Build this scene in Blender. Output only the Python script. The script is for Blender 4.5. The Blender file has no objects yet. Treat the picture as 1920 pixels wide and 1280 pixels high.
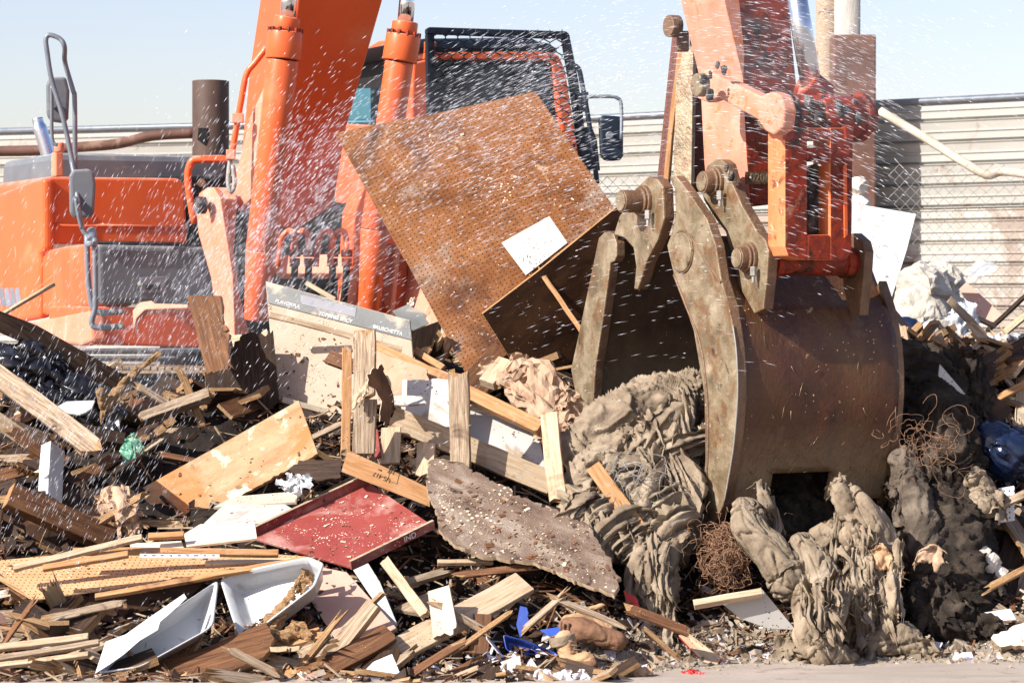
import bpy, bmesh, math, random
from mathutils import Vector as V, Matrix, noise
random.seed(7)
SC = bpy.context.scene
COL = SC.collection
# ---------------------------------------------------------------- camera, sky, sun, exposure
FP = 5160.0; HZ = 560.0; EYE = 1.6
cd = bpy.data.cameras.new("camera"); cam = bpy.data.objects.new("camera", cd); COL.objects.link(cam)
cam.location = (0, 0, EYE); cam.rotation_euler = (math.radians(90), 0, 0)
cd.sensor_width = 36; cd.lens = 36 * FP / 1920; cd.shift_y = -(640 - HZ) / 1920
cd.clip_end = 2000; cd.dof.use_dof = True; cd.dof.focus_distance = 13.2; cd.dof.aperture_fstop = 9
SC.camera = cam
SUN = V((-0.67, -0.46, 0.58)).normalized()
w = bpy.data.worlds.new("World"); SC.world = w; w.use_nodes = True
nt = w.node_tree; bg = nt.nodes["Background"]; sky = nt.nodes.new("ShaderNodeTexSky")
sky.sky_type = 'NISHITA'; sky.sun_disc = False
sky.sun_elevation = math.asin(SUN.z); sky.sun_rotation = math.atan2(SUN.x, SUN.y)
sky.dust_density = 1.2; sky.air_density = 1.0; sky.altitude = 0
tn = nt.nodes.new('ShaderNodeMix'); tn.data_type = 'RGBA'; tn.blend_type = 'MULTIPLY'; tn.inputs[0].default_value = 1; tn.inputs[7].default_value = (1.14, 1.0, 1.05, 1)
nt.links.new(sky.outputs[0], tn.inputs[6]); nt.links.new(tn.outputs[2], bg.inputs[0]); bg.inputs[1].default_value = 0.098
sd = bpy.data.lights.new("sun", 'SUN'); so = bpy.data.objects.new("sun", sd); COL.objects.link(so)
sd.energy = 5.0; sd.angle = math.radians(0.5); sd.color = (1.0, 0.95, 0.87)
so.rotation_euler = SUN.to_track_quat('Z', 'Y').to_euler(); so.location = (-5, 0, 12)
SC.view_settings.view_transform = 'Standard'; SC.view_settings.look = 'None'
SC.view_settings.exposure = 0.86; SC.view_settings.gamma = 1
SC.render.engine = 'CYCLES'; SC.cycles.max_bounces = 6; SC.cycles.transparent_max_bounces = 24
# ---------------------------------------------------------------- helpers
F = V((0.447, -0.894, 0)).normalized()      # the way the machine faces
L = V((-0.894, -0.447, 0)).normalized()     # its flank turned to the sun
Z = V((0, 0, 1))
def P(px, py, Y): return V(((px - 960) / FP * Y, Y, EYE - (py - HZ) / FP * Y))
def hit(px, py, p0, n):
    d = V(((px - 960) / FP, 1, -(py - HZ) / FP)); o = V((0, 0, EYE))
    return o + d * ((p0 - o).dot(n) / d.dot(n))
def HY(py): return 12.05 + (1200 - py) * 0.0049
def sm(a, b, x):
    t = max(0, min(1, (x - a) / (b - a))); return t * t * (3 - 2 * t)
def mnd(x, y):
    return sm(1.45, 2.0, x) * sm(13.0, 14.4, y) * (1 - sm(16.4, 17.6, y)) * 1.27
def heap(x, y):
    toe = 11.75 + 0.55 * sm(0.1, 1.3, x)
    z = (y - toe) * 0.43
    cap = 1.02 + 0.25 * sm(-1.4, -0.6, x) - 0.05 * sm(0.2, 1, x)
    z = min(z, cap) if z > 0 else z * .3
    z *= 1 - sm(15.4, 16.9, y)
    p = V((x, y, 0))
    k = sm(0, .25, z)
    if x > 1.3 and y > 12.9: z = max(z, mnd(x, y)); k = 1 if z > .3 else k
    return z + k * (0.13 * noise.noise(p * 1.7) + 0.07 * noise.noise(p * 5) + 0.035 * noise.noise(p * 14)) - 0.02
MB_ = []
def tag(o, label=None, cat=None, group=None, kind=None):
    for k, v in (("label", label), ("category", cat), ("group", group), ("kind", kind)):
        if v: o[k] = v
    return o
def put(o, parent):
    COL.objects.link(o)
    if parent is not None:
        o.parent = parent; o.matrix_parent_inverse = parent.matrix_world.inverted() if parent.type != 'X' else Matrix()
        o.matrix_parent_inverse = wm(parent).inverted()
WM = {}
def wm(o): return WM.get(o.name, Matrix())
def thing(name, label, cat, loc, group=None):
    o = bpy.data.objects.new(name, None); o.empty_display_size = .2
    o.location = loc; WM[o.name] = Matrix.Translation(loc); COL.objects.link(o)
    return tag(o, label, cat, group)
class MB:
    def __init__(s): s.bm = bmesh.new(); s.mi = 0
    def poly(s, pts, off, edge=1):          # outline (world points) extruded by vector off
        a = [s.bm.verts.new(p) for p in pts]; b = [s.bm.verts.new(p + off) for p in pts]
        n = len(a); m = s.mi
        f = s.bm.faces.new(a); f.material_index = m
        f = s.bm.faces.new(b[::-1]); f.material_index = m
        for i in range(n):
            f = s.bm.faces.new((a[i], b[i], b[(i + 1) % n], a[(i + 1) % n])); f.material_index = m + edge
        return s
    def plate(s, pts, ref, n, t, edge=0):   # pixel outline cast on the plane through ref with normal n
        p0 = ref if isinstance(ref, V) else P(*ref); n = V(n).normalized()
        return s.poly([hit(x, y, p0, n) for x, y in pts], -n * t, edge)
    def cyl(s, a, b, r0, r1=None, seg=24, smooth=True):
        r1 = r0 if r1 is None else r1
        d = (b - a).normalized(); u = d.orthogonal().normalized(); v = d.cross(u)
        A = []; B = []
        for i in range(seg):
            t = 2 * math.pi * i / seg; q = u * math.cos(t) + v * math.sin(t)
            A.append(s.bm.verts.new(a + q * r0)); B.append(s.bm.verts.new(b + q * r1))
        for i in range(seg):
            f = s.bm.faces.new((A[i], A[(i + 1) % seg], B[(i + 1) % seg], B[i])); f.smooth = smooth; f.material_index = s.mi
        for R in (A[::-1], B): s.bm.faces.new(R).material_index = s.mi
        return s
    def pipe(s, a, b, ro, ri, seg=28):      # open hollow pipe
        d = (b - a).normalized(); u = d.orthogonal().normalized(); v = d.cross(u); R = []
        for c, r in ((a, ro), (b, ro), (b, ri), (a, ri)):
            R.append([s.bm.verts.new(c + (u * math.cos(2 * math.pi * i / seg) + v * math.sin(2 * math.pi * i / seg)) * r) for i in range(seg)])
        for k in range(4):
            for i in range(seg):
                f = s.bm.faces.new((R[k][i], R[k][(i + 1) % seg], R[(k + 1) % 4][(i + 1) % seg], R[(k + 1) % 4][i])); f.smooth = k in (0, 2); f.material_index = s.mi
        return s
    def tube(s, pts, r, seg=8, sub=4, closed=False):
        pts = spline(pts, sub) if sub > 1 else pts
        rs = r if isinstance(r, list) else [r] * len(pts)
        prev = None; ref = None; n = len(pts)
        for i, p in enumerate(pts):
            d = (pts[min(i + 1, n - 1)] - pts[max(i - 1, 0)])
            if d.length < 1e-9: d = Z
            d.normalize()
            if ref is None: ref = d.orthogonal().normalized()
            u = (ref - d * ref.dot(d)); u = u.normalized() if u.length > 1e-5 else d.orthogonal().normalized(); ref = u; v = d.cross(u)
            rr = rs[min(i * len(rs) // n, len(rs) - 1)]
            ring = [s.bm.verts.new(p + (u * math.cos(2 * math.pi * k / seg) + v * math.sin(2 * math.pi * k / seg)) * rr) for k in range(seg)]
            if prev:
                for k in range(seg):
                    f = s.bm.faces.new((prev[k], prev[(k + 1) % seg], ring[(k + 1) % seg], ring[k])); f.smooth = True; f.material_index = s.mi
            else: s.bm.faces.new(ring[::-1]).material_index = s.mi
            prev = ring
        s.bm.faces.new(prev).material_index = s.mi
        return s
    def box(s, c, X, Y, Zv):                # centre and three half vectors
        vs = [s.bm.verts.new(c + X * a + Y * b + Zv * d) for d in (-1, 1) for b in (-1, 1) for a in (-1, 1)]
        for q in ((0, 2, 3, 1), (4, 5, 7, 6), (0, 1, 5, 4), (2, 6, 7, 3), (0, 4, 6, 2), (1, 3, 7, 5)):
            s.bm.faces.new([vs[i] for i in q]).material_index = s.mi
        return s
    def build(s, name, mats, parent=None, bevel=0, frame=None, seg=2):
        bmesh.ops.recalc_face_normals(s.bm, faces=s.bm.faces[:])
        if frame is None:
            if parent is not None: c = wm(parent).translation
            else:
                lo = V([min(v.co[k] for v in s.bm.verts) for k in range(3)]); hi = V([max(v.co[k] for v in s.bm.verts) for k in range(3)])
                c = V(((lo.x + hi.x) / 2, (lo.y + hi.y) / 2, lo.z))
            frame = Matrix.Translation(c)
        s.bm.transform(frame.inverted())
        me = bpy.data.meshes.new(name); s.bm.to_mesh(me); s.bm.free()
        for m in (mats if isinstance(mats, (list, tuple)) else [mats]): me.materials.append(m)
        o = bpy.data.objects.new(name, me); o.matrix_world = frame; WM[o.name] = frame.copy()
        put(o, parent)
        if bevel:
            b = o.modifiers.new("bevel", 'BEVEL'); b.width = bevel; b.segments = seg; b.limit_method = 'ANGLE'; b.angle_limit = math.radians(35)
            b.use_clamp_overlap = True
        return o
def spline(p, sub):
    p = [V(q) for q in p]
    if len(p) < 3: return [p[0].lerp(p[1], i / sub) for i in range(sub + 1)]
    out = []
    for i in range(len(p) - 1):
        a = p[max(i - 1, 0)]; b = p[i]; c = p[i + 1]; d = p[min(i + 2, len(p) - 1)]
        for k in range(sub):
            t = k / sub
            out.append(0.5 * ((2 * b) + (c - a) * t + (2 * a - 5 * b + 4 * c - d) * t * t + (3 * b - a - 3 * c + d) * t ** 3))
    out.append(p[-1]); return out
# ---------------------------------------------------------------- materials
def mat(name, cols, scale=8, stretch=(1, 1, 1), rough=.7, metal=0, bump=.3, bscale=60, spot=None, specks=None, peg=None, dust=None, mud=None, trans=0, rvar=0.1, coat=0, rings=None, hue=0.0):
    m = bpy.data.materials.new(name); m.use_nodes = True; t = m.node_tree; N = t.nodes; K = t.links
    b = N["Principled BSDF"]; b.inputs["Roughness"].default_value = rough; b.inputs["Metallic"].default_value = metal
    if rough > .35 and not metal: b.inputs["Specular IOR Level"].default_value = .22
    if coat: b.inputs["Coat Weight"].default_value = coat; b.inputs["Coat Roughness"].default_value = .15
    tc = N.new("ShaderNodeTexCoord"); oi = N.new("ShaderNodeObjectInfo")
    add = N.new("ShaderNodeVectorMath"); add.operation = 'ADD'
    sc = N.new("ShaderNodeVectorMath"); sc.operation = 'SCALE'; K.new(oi.outputs["Random"], sc.inputs["Scale"]); sc.inputs[0].default_value = (37, 19, 53)
    K.new(tc.outputs["Object"], add.inputs[0]); K.new(sc.outputs[0], add.inputs[1])
    mp = N.new("ShaderNodeMapping"); mp.inputs["Scale"].default_value = stretch; K.new(add.outputs[0], mp.inputs[0])
    def noi(s, det=6, dist=0.0, r=.6, src=None):
        n = N.new("ShaderNodeTexNoise"); n.inputs["Scale"].default_value = s; n.inputs["Detail"].default_value = det
        n.inputs["Roughness"].default_value = r; n.inputs["Distortion"].default_value = dist; K.new(src or mp.outputs[0], n.inputs["Vector"]); return n.outputs[0]
    def ramp(f, stops):
        r = N.new("ShaderNodeValToRGB"); e = r.color_ramp.elements
        while len(e) < len(stops): e.new(.5)
        for i, (p, c) in enumerate(stops): e[i].position = p; e[i].color = (*c, 1)
        K.new(f, r.inputs[0]); return r.outputs[0]
    def mix(f, a, c):
        x = N.new("ShaderNodeMix"); x.data_type = 'RGBA'; K.new(f, x.inputs[0]); K.new(a, x.inputs[6])
        if isinstance(c, tuple): x.inputs[7].default_value = (*c, 1)
        else: K.new(c, x.inputs[7])
        return x.outputs[2]
    base = noi(scale, 8, .4)
    k = len(cols)
    c = ramp(base, [(.3 + .4 * i / max(1, k - 1), cols[i]) for i in range(k)])
    iso = add.outputs[0]
    for sp in (spot or []):                  # (colour, scale, threshold, softness)
        f = ramp(noi(sp[1], 7, .6, .65, iso), [(sp[2], (0, 0, 0)), (min(1, sp[2] + sp[3]), (1, 1, 1))]); c = mix(f, c, sp[0])
    hgt = noi(bscale, 5, 0)
    if specks:                               # (colour, scale, size)
        vo = N.new("ShaderNodeTexVoronoi"); vo.inputs["Scale"].default_value = specks[1]; K.new(iso, vo.inputs["Vector"])
        vo.inputs["Randomness"].default_value = 1
        lim = ramp(noi(specks[1] * .12, 3, 0, .5, iso), [(.42, (0, 0, 0)), (.7, (specks[2],) * 3)])
        lt = N.new("ShaderNodeMath"); lt.operation = 'LESS_THAN'; K.new(vo.outputs["Distance"], lt.inputs[0]); K.new(lim, lt.inputs[1])
        c = mix(lt.outputs[0], c, specks[0])
    if dust:                                 # (colour, amount) settled on faces that look up
        g = N.new("ShaderNodeNewGeometry"); sx = N.new("ShaderNodeSeparateXYZ"); K.new(g.outputs["Normal"], sx.inputs[0])
        mu = N.new("ShaderNodeMath"); mu.operation = 'MULTIPLY'; K.new(ramp(sx.outputs[2], [(.3, (0, 0, 0)), (.9, (1, 1, 1))]), mu.inputs[0])
        K.new(ramp(noi(9, 6, .3, .6, iso), [(.35, (.15,) * 3), (.7, (dust[1],) * 3)]), mu.inputs[1]); c = mix(mu.outputs[0], c, dust[0])
    if mud:                                  # (colour, z0, z1) dried mud and painted-in light, stronger towards the bottom of the thing
        g = N.new("ShaderNodeSeparateXYZ"); K.new(tc.outputs["Object"], g.inputs[0])
        mr = N.new("ShaderNodeMapRange"); mr.inputs[1].default_value = mud[1]; mr.inputs[2].default_value = mud[2]; K.new(g.outputs[2], mr.inputs[0])
        mm = N.new("ShaderNodeMath"); mm.operation = 'MULTIPLY'; K.new(mr.outputs[0], mm.inputs[0])
        K.new(ramp(noi(5, 7, .5, .7, iso), [(.3, (.35,) * 3), (.6, (1,) * 3)]), mm.inputs[1]); c = mix(mm.outputs[0], c, mud[0])
    if peg:                                  # holes on a 25 mm grid
        sc2 = N.new("ShaderNodeVectorMath"); sc2.operation = 'SCALE'; sc2.inputs["Scale"].default_value = 1 / peg; K.new(tc.outputs["Object"], sc2.inputs[0])
        fr = N.new("ShaderNodeVectorMath"); fr.operation = 'FRACTION'; K.new(sc2.outputs[0], fr.inputs[0])
        sb = N.new("ShaderNodeVectorMath"); sb.operation = 'SUBTRACT'; sb.inputs[1].default_value = (.5, .5, 0); K.new(fr.outputs[0], sb.inputs[0])
        ml = N.new("ShaderNodeVectorMath"); ml.operation = 'MULTIPLY'; ml.inputs[1].default_value = (1, 1, 0); K.new(sb.outputs[0], ml.inputs[0])
        ln = N.new("ShaderNodeVectorMath"); ln.operation = 'LENGTH'; K.new(ml.outputs[0], ln.inputs[0])
        lt = N.new("ShaderNodeMath"); lt.operation = 'LESS_THAN'; lt.inputs[1].default_value = .15; K.new(ln.outputs["Value"], lt.inputs[0])
        c = mix(lt.outputs[0], c, (.012, .008, .006))
    hs = N.new("ShaderNodeHueSaturation"); K.new(c, hs.inputs["Color"])
    mr = N.new("ShaderNodeMapRange"); mr.inputs[3].default_value = 1 - rvar * 2; mr.inputs[4].default_value = 1 + rvar; K.new(oi.outputs["Random"], mr.inputs[0]); K.new(mr.outputs[0], hs.inputs["Value"])
    K.new(hs.outputs[0], b.inputs["Base Color"])
    rr = N.new("ShaderNodeMapRange"); rr.inputs[3].default_value = max(.03, rough - .15); rr.inputs[4].default_value = min(1, rough + .15); K.new(base, rr.inputs[0]); K.new(rr.outputs[0], b.inputs["Roughness"])
    bp = N.new("ShaderNodeBump"); bp.inputs["Strength"].default_value = bump; bp.inputs["Distance"].default_value = .01
    ad = N.new("ShaderNodeMath"); K.new(hgt, ad.inputs[0]); K.new(base, ad.inputs[1]); K.new(ad.outputs[0], bp.inputs["Height"]); K.new(bp.outputs[0], b.inputs["Normal"])
    return m
WG = (1.2, 14, 14)
CH = ((.45, .34, .22), 110, .20)              # pale sawdust specks
M = {}
M['pale'] = mat("pale_pine", [(.28, .185, .105), (.43, .32, .21), (.51, .41, .30)], 5, WG, .75, bump=.35, spot=[((.20, .12, .06), 3, .58, .12), ((.30, .25, .20), 7, .60, .1)], specks=((.14, .09, .05), 60, .22))
M['cream'] = mat("cream_board", [(.52, .42, .31), (.64, .56, .45)], 4, (1, 3, 3), .7, bump=.15, spot=[((.30, .20, .12), 4, .66, .08)], specks=((.12, .07, .04), 70, .3))
M['orangewood'] = mat("orange_pine", [(.28, .13, .05), (.42, .22, .095), (.49, .30, .17)], 5, WG, .7, bump=.3, spot=[((.14, .06, .03), 3.5, .58, .1), ((.40, .32, .24), 8, .62, .1)], specks=((.12, .06, .03), 60, .2))
M['weather'] = mat("weathered_wood", [(.14, .09, .06), (.34, .25, .17), (.52, .43, .32)], 6, (1.2, 22, 22), .85, bump=.6, spot=[((.07, .04, .025), 5, .6, .1)])
M['brownwood'] = mat("brown_wood", [(.06, .026, .013), (.14, .062, .028), (.23, .11, .05)], 5, WG, .65, bump=.4, specks=CH)
M['darkply'] = mat("dark_plywood", [(.022, .011, .007), (.052, .024, .012), (.09, .042, .02)], 4, (1, 2.5, 2.5), .42, bump=.3, specks=((.5, .38, .22), 45, .2), spot=[((.18, .09, .04), 4, .66, .1)])
M['darkwood'] = mat("wet_dark_wood", [(.016, .010, .007), (.042, .023, .014), (.08, .045, .028)], 5, (1.5, 16, 16), .5, bump=.5)
M['peg'] = mat("pegboard", [(.10, .034, .010), (.20, .075, .022), (.26, .11, .04)], 3, (1, 1, 1), .4, bump=.15, peg=.0255, spot=[((.27, .20, .15), 1.5, .55, .12), ((.075, .028, .012), 2.4, .56, .12), ((.33, .19, .10), 7, .62, .05)], specks=((.75, .6, .4), 38, .2))
M['pegpale'] = mat("pale_pegboard", [(.40, .20, .09), (.55, .32, .17)], 4, (1, 3, 1), .6, bump=.2, peg=.0255, specks=((.8, .68, .5), 60, .25))
M['pegdark'] = mat("dark_pegboard", [(.07, .02, .015), (.13, .04, .03)], 4, rough=.5, peg=.0255)
M['peel'] = mat("peeling_painted_board", [(.34, .15, .06), (.35, .25, .14), (.38, .33, .20)], 3, (1, 3, 3), .7, bump=.4, spot=[((.62, .54, .40), 7, .56, .05), ((.44, .17, .06), 2.2, .50, .10), ((.20, .12, .06), 9, .64, .05)])
M['beige'] = mat("beige_board", [(.36, .27, .20), (.46, .36, .275)], 3, (1, 1.5, 1), .7, bump=.15, spot=[((.36, .26, .17), 5, .62, .05)], specks=((.16, .11, .07), 90, .38))
M['grey'] = mat("grey_glossy_sign", [(.10, .105, .105), (.17, .175, .17)], 3, (1, 3, 1), .45, bump=.1, spot=[((.45, .38, .27), 6, .55, .15)], specks=((.34, .30, .24), 80, .25))
M['white'] = mat("white_melamine", [(.40, .385, .36), (.48, .465, .44)], 3, rough=.45, bump=.1, specks=((.10, .06, .04), 55, .33), spot=[((.32, .25, .18), 4, .60, .08), ((.18, .13, .09), 11, .66, .05)])
M['plastic'] = mat("white_plastic", [(.46, .48, .50), (.55, .56, .57)], 3, rough=.32, bump=.05, spot=[((.30, .25, .20), 5, .58, .12), ((.14, .10, .08), 14, .64, .05)])
M['red'] = mat("red_laminate", [(.20, .035, .03), (.27, .06, .05)], 3, rough=.5, bump=.15, spot=[((.38, .20, .17), 3.5, .50, .14), ((.10, .03, .025), 6, .62, .08)], specks=((.75, .6, .5), 70, .3))
M['particle'] = mat("particle_board", [(.10, .062, .045), (.20, .14, .105), (.36, .30, .24)], 4, (1, 2.4, 1), .9, bump=1, bscale=70, specks=((.70, .58, .42), 40, .36), spot=[((.40, .35, .30), 5, .6, .08), ((.05, .03, .02), 9, .6, .06)])
M['pink'] = mat("pinkish_board", [(.44, .25, .19), (.56, .36, .28)], 3, rough=.65, bump=.15, spot=[((.28, .13, .1), 3, .6, .1)], specks=((.7, .6, .5), 60, .2))
M['bark'] = mat("splintered_wood", [(.20, .10, .05), (.42, .25, .12), (.62, .42, .24)], 7, (1.2, 24, 24), .85, bump=.8)
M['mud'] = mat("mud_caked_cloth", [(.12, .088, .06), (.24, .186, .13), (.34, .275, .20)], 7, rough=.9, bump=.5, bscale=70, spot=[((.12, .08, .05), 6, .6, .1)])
M['crumb'] = mat('pale_rubble', [(.17, .13, .10), (.30, .25, .20), (.42, .37, .31)], 9, rough=.95, bump=.6)
M['muddim'] = mat('shaded_mud_cloth', [(.035, .027, .02), (.095, .072, .055), (.19, .155, .12)], 8, rough=.95, bump=.8, bscale=90)  # darker copy of the mud cloth, with shade put into the colour
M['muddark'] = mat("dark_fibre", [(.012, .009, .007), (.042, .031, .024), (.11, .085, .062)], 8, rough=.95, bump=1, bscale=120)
M['tan'] = mat("tan_paper", [(.32, .205, .13), (.46, .32, .22)], 5, rough=.75, bump=.3, bscale=40, spot=[((.22, .13, .08), 5, .62, .1)])
M['blackbag'] = mat("black_plastic", [(.006, .006, .008), (.015, .015, .019)], 5, rough=.22, bump=.2, bscale=25)
M['navybag'] = mat("navy_plastic", [(.006, .012, .035), (.012, .022, .06)], 5, rough=.25, bump=.2, bscale=25)
M['green'] = mat("green_plastic", [(.25, .45, .30), (.06, .25, .16), (.5, .62, .48)], 5, rough=.3, bump=.3)
M['bluep'] = mat("blue_plastic", [(.02, .05, .28), (.05, .11, .45)], 4, rough=.3, bump=.1)
M['printbag'] = mat("printed_plastic_bag", [(.62, .66, .72), (.75, .78, .82)], 6, rough=.35, bump=.3, spot=[((.05, .12, .25), 9, .6, .03)])
M['clear'] = mat("pale_film", [(.45, .47, .50), (.7, .72, .74)], 9, rough=.2, bump=.6)
M['redp'] = mat("bright_red_plastic", [(.5, .02, .02), (.6, .04, .03)], 4, rough=.35)
M['leather'] = mat("tan_leather", [(.30, .17, .09), (.44, .27, .15), (.50, .33, .2)], 9, rough=.8, bump=.4, spot=[((.14, .08, .05), 8, .6, .1)])
M['sole'] = mat("brown_rubber_sole", [(.14, .07, .04), (.22, .12, .07)], 9, rough=.8, bump=.4)
M['orange'] = mat("orange_paint", [(.60, .095, .026), (.67, .125, .038)], 2, rough=.38, bump=.04, rvar=.02, coat=.15, dust=((.62, .47, .36), .75), spot=[((.66, .22, .11), 1.6, .60, .2), ((.16, .05, .03), 13, .70, .03), ((.66, .42, .30), 7, .66, .06)], specks=((.20, .08, .05), 42, .09))
M['orangedusty_lit'] = mat("dusty_lit_orange_paint", [(.62, .19, .10), (.62, .29, .20)], 3, rough=.55, bump=.06, rvar=.02, spot=[((.50, .38, .30), 3, .56, .14), ((.66, .14, .04), 4, .6, .1)])  # pale dust; also sunlight on bright plates, put into the paint colour
M['orangegrime_shade'] = mat("grimy_shaded_orange_paint", [(.20, .020, .009), (.36, .045, .015)], 6, rough=.45, bump=.35, rvar=.02, spot=[((.38, .17, .11), 4, .60, .06), ((.022, .016, .013), 6, .50, .12), ((.12, .022, .012), 14, .48, .1), ((.45, .30, .20), 18, .66, .05)])  # grime, plus shade of unlit faces put into the paint colour
M['pinklink'] = mat("dusty_lit_link_paint", [(.50, .19, .12), (.56, .29, .21)], 6, (1, 1, 1), .6, bump=.2, rvar=.02, spot=[((.55, .17, .07), 11, .58, .05), ((.32, .22, .15), 8, .62, .08)])  # dusty pink; glare of sunlit faces is mixed into the colour
M['greymetal'] = mat("dark_grey_metal", [(.10, .11, .125), (.15, .16, .175)], 3, rough=.45, bump=.05, rvar=.02, dust=((.42, .42, .43), .6), spot=[((.24, .22, .2), 4, .62, .12)])
M['rail'] = mat("grey_rail_paint", [(.13, .15, .18), (.20, .22, .25)], 6, rough=.4, metal=.2, bump=.08)
M['guard'] = mat("dark_guard_steel", [(.010, .018, .032), (.022, .035, .055)], 6, rough=.45, metal=.3, bump=.1)
M['black'] = mat("black_parts_and_shade", [(.006, .005, .006), (.02, .017, .017)], 9, rough=.6, bump=.5)  # black parts, and gaps whose shade is put into the colour
M['grease'] = mat("caked_grease", [(.015, .016, .018), (.05, .05, .055), (.22, .19, .16)], 22, rough=.5, bump=1, bscale=60)
M['chrome'] = mat("chrome_rod", [(.80, .82, .86), (.86, .88, .92)], 4, rough=.1, metal=1, bump=.02)
M['bluechrome'] = mat("dull_chrome_rod", [(.62, .68, .78), (.75, .80, .88)], 4, rough=.25, metal=1, bump=.02)
M['lug'] = mat("worn_tan_steel", [(.11, .08, .045), (.22, .17, .105), (.33, .27, .185)], 9, (1, 1, 1), .42, metal=.25, bump=.5, rvar=.02, spot=[((.16, .08, .035), 8, .50, .16), ((.55, .49, .38), 16, .64, .05), ((.05, .035, .025), 11, .62, .08)])
M['lugdark'] = mat("edge_rust_steel", [(.10, .05, .025), (.20, .12, .07)], 9, rough=.5, metal=.2, bump=.6, rvar=.02)
M['drum'] = mat("rusty_drum_steel", [(.048, .015, .007), (.082, .031, .011), (.115, .058, .018)], 4, (1, 1, .5), .38, metal=.15, bump=.6, rvar=.0, specks=((.5, .4, .27), 34, .17), spot=[((.12, .038, .016), 2.2, .54, .15), ((.14, .075, .03), 4, .58, .12), ((.30, .22, .13), 12, .66, .04), ((.02, .010, .008), 5, .60, .12)], mud=((.37, .285, .18), 1.10, .60))  # mud band: dried mud, brightened by bounce light put into the colour
M['jawin'] = mat("jaw_inside_steel", [(.035, .018, .010), (.075, .042, .022)], 4, (4, 4, .6), .5, metal=0, bump=.5, rvar=0, specks=((.5, .4, .27), 30, .14), mud=((.30, .235, .14), 1.55, 1.05))  # mud band paints the lower jaw paler, as lit
M['rubber'] = mat("hose_rubber", [(.012, .012, .014), (.04, .035, .035)], 9, rough=.7, bump=.3)
M['concrete'] = mat("broken_concrete", [(.42, .37, .30), (.58, .53, .46), (.64, .60, .54)], 7, rough=.95, bump=1, bscale=30, spot=[((.30, .24, .19), 3, .6, .1)])
M['ground'] = mat("dusty_ground", [(.27, .22, .185), (.35, .295, .25), (.41, .35, .30)], 1.5, (.6, 2, 1), .95, bump=.5, bscale=50, rvar=0, spot=[((.24, .19, .15), 6, .6, .08)], specks=((.20, .15, .12), 60, .3))
M['heap'] = mat("heap_dirt", [(.006, .004, .003), (.018, .012, .009), (.05, .034, .024)], 9, rough=.95, bump=1, bscale=40, rvar=0, specks=((.42, .3, .18), 26, .3))  # near-black dirt: shade of gaps between boards put into the colour
M['heapr'] = mat("far_mound_dirt", [(.06, .045, .035), (.12, .09, .07), (.2, .16, .12)], 6, rough=.95, bump=1, bscale=30)
M['wall'] = mat("cream_sheet_metal", [(.31, .30, .27), (.37, .365, .335)], 1.2, (.5, 1, 3), .6, bump=.05, rvar=0, spot=[((.36, .29, .24), .7, .60, .05), ((.24, .18, .14), 3.5, .60, .10)])
M['wallrust'] = mat("pinkish_sheet_metal", [(.27, .21, .175), (.33, .285, .24)], .8, (.35, 1, 4), .65, bump=.05, rvar=.05, spot=[((.42, .40, .36), .6, .50, .04), ((.20, .12, .08), 3, .60, .10)])
M['pipe'] = mat("rusty_pipe", [(.055, .035, .028), (.085, .052, .04)], 6, rough=.6, bump=.2, spot=[((.16, .11, .08), 18, .66, .05)])
M['rustpost'] = mat("rusty_brown_post", [(.10, .05, .035), (.19, .10, .075)], 3, rough=.65, bump=.2, spot=[((.28, .17, .12), 4, .58, .12)])
M['greytimber'] = mat("grey_timber", [(.30, .27, .23), (.48, .44, .39)], 4, (20, 20, 1), .85, bump=.4)
M['wire'] = mat("galvanised_wire", [(.26, .25, .225), (.36, .345, .32)], 20, rough=.5, metal=.2, bump=.1)
M['rustwire'] = mat("rusty_wire", [(.22, .11, .06), (.36, .22, .14)], 20, rough=.8, bump=.2)
M['ink'] = mat("dark_ink", [(.03, .022, .02), (.05, .035, .03)], 20, rough=.8)
M['inkwhite'] = mat("white_lettering", [(.72, .72, .70), (.78, .78, .76)], 20, rough=.6)
M['decal'] = mat("grey_decal", [(.16, .18, .22), (.20, .22, .26)], 20, rough=.5)
M['cloth'] = mat("pale_cloth", [(.50, .47, .50), (.66, .63, .66)], 8, rough=.9, bump=.4, spot=[((.2, .18, .3), 7, .58, .06)])
M['seat'] = mat("cab_interior", [(.01, .014, .02), (.02, .027, .035)], 5, rough=.8)
def glass(tint=(.42, .66, .72)):
    m = bpy.data.materials.new("tinted_glass"); m.use_nodes = True; N = m.node_tree.nodes; K = m.node_tree.links; out = N["Material Output"]
    N.remove(N["Principled BSDF"]); a = N.new("ShaderNodeBsdfTransparent"); a.inputs[0].default_value = (*tint, 1)
    g = N.new("ShaderNodeBsdfGlossy"); g.inputs["Roughness"].default_value = .03; g.inputs[0].default_value = (.8, .9, 1, 1)
    x = N.new("ShaderNodeMixShader"); x.inputs[0].default_value = .04; K.new(a.outputs[0], x.inputs[1]); K.new(g.outputs[0], x.inputs[2]); K.new(x.outputs[0], out.inputs[0]); return m
M['glass'] = glass(); M['glassdark'] = glass((.07, .11, .15))
def water(al=.46):
    m = bpy.data.materials.new("water_droplets"); m.use_nodes = True; N = m.node_tree.nodes; K = m.node_tree.links; b = N["Principled BSDF"]
    b.inputs["Base Color"].default_value = (.86, .88, .96, 1); b.inputs["Roughness"].default_value = .15
    t = N.new("ShaderNodeBsdfTransparent"); x = N.new("ShaderNodeMixShader"); x.inputs[0].default_value = al
    K.new(t.outputs[0], x.inputs[1]); K.new(b.outputs[0], x.inputs[2]); K.new(x.outputs[0], N["Material Output"].inputs[0]); return m
M['water'] = water(); M['waterf'] = water(.21)
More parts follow.
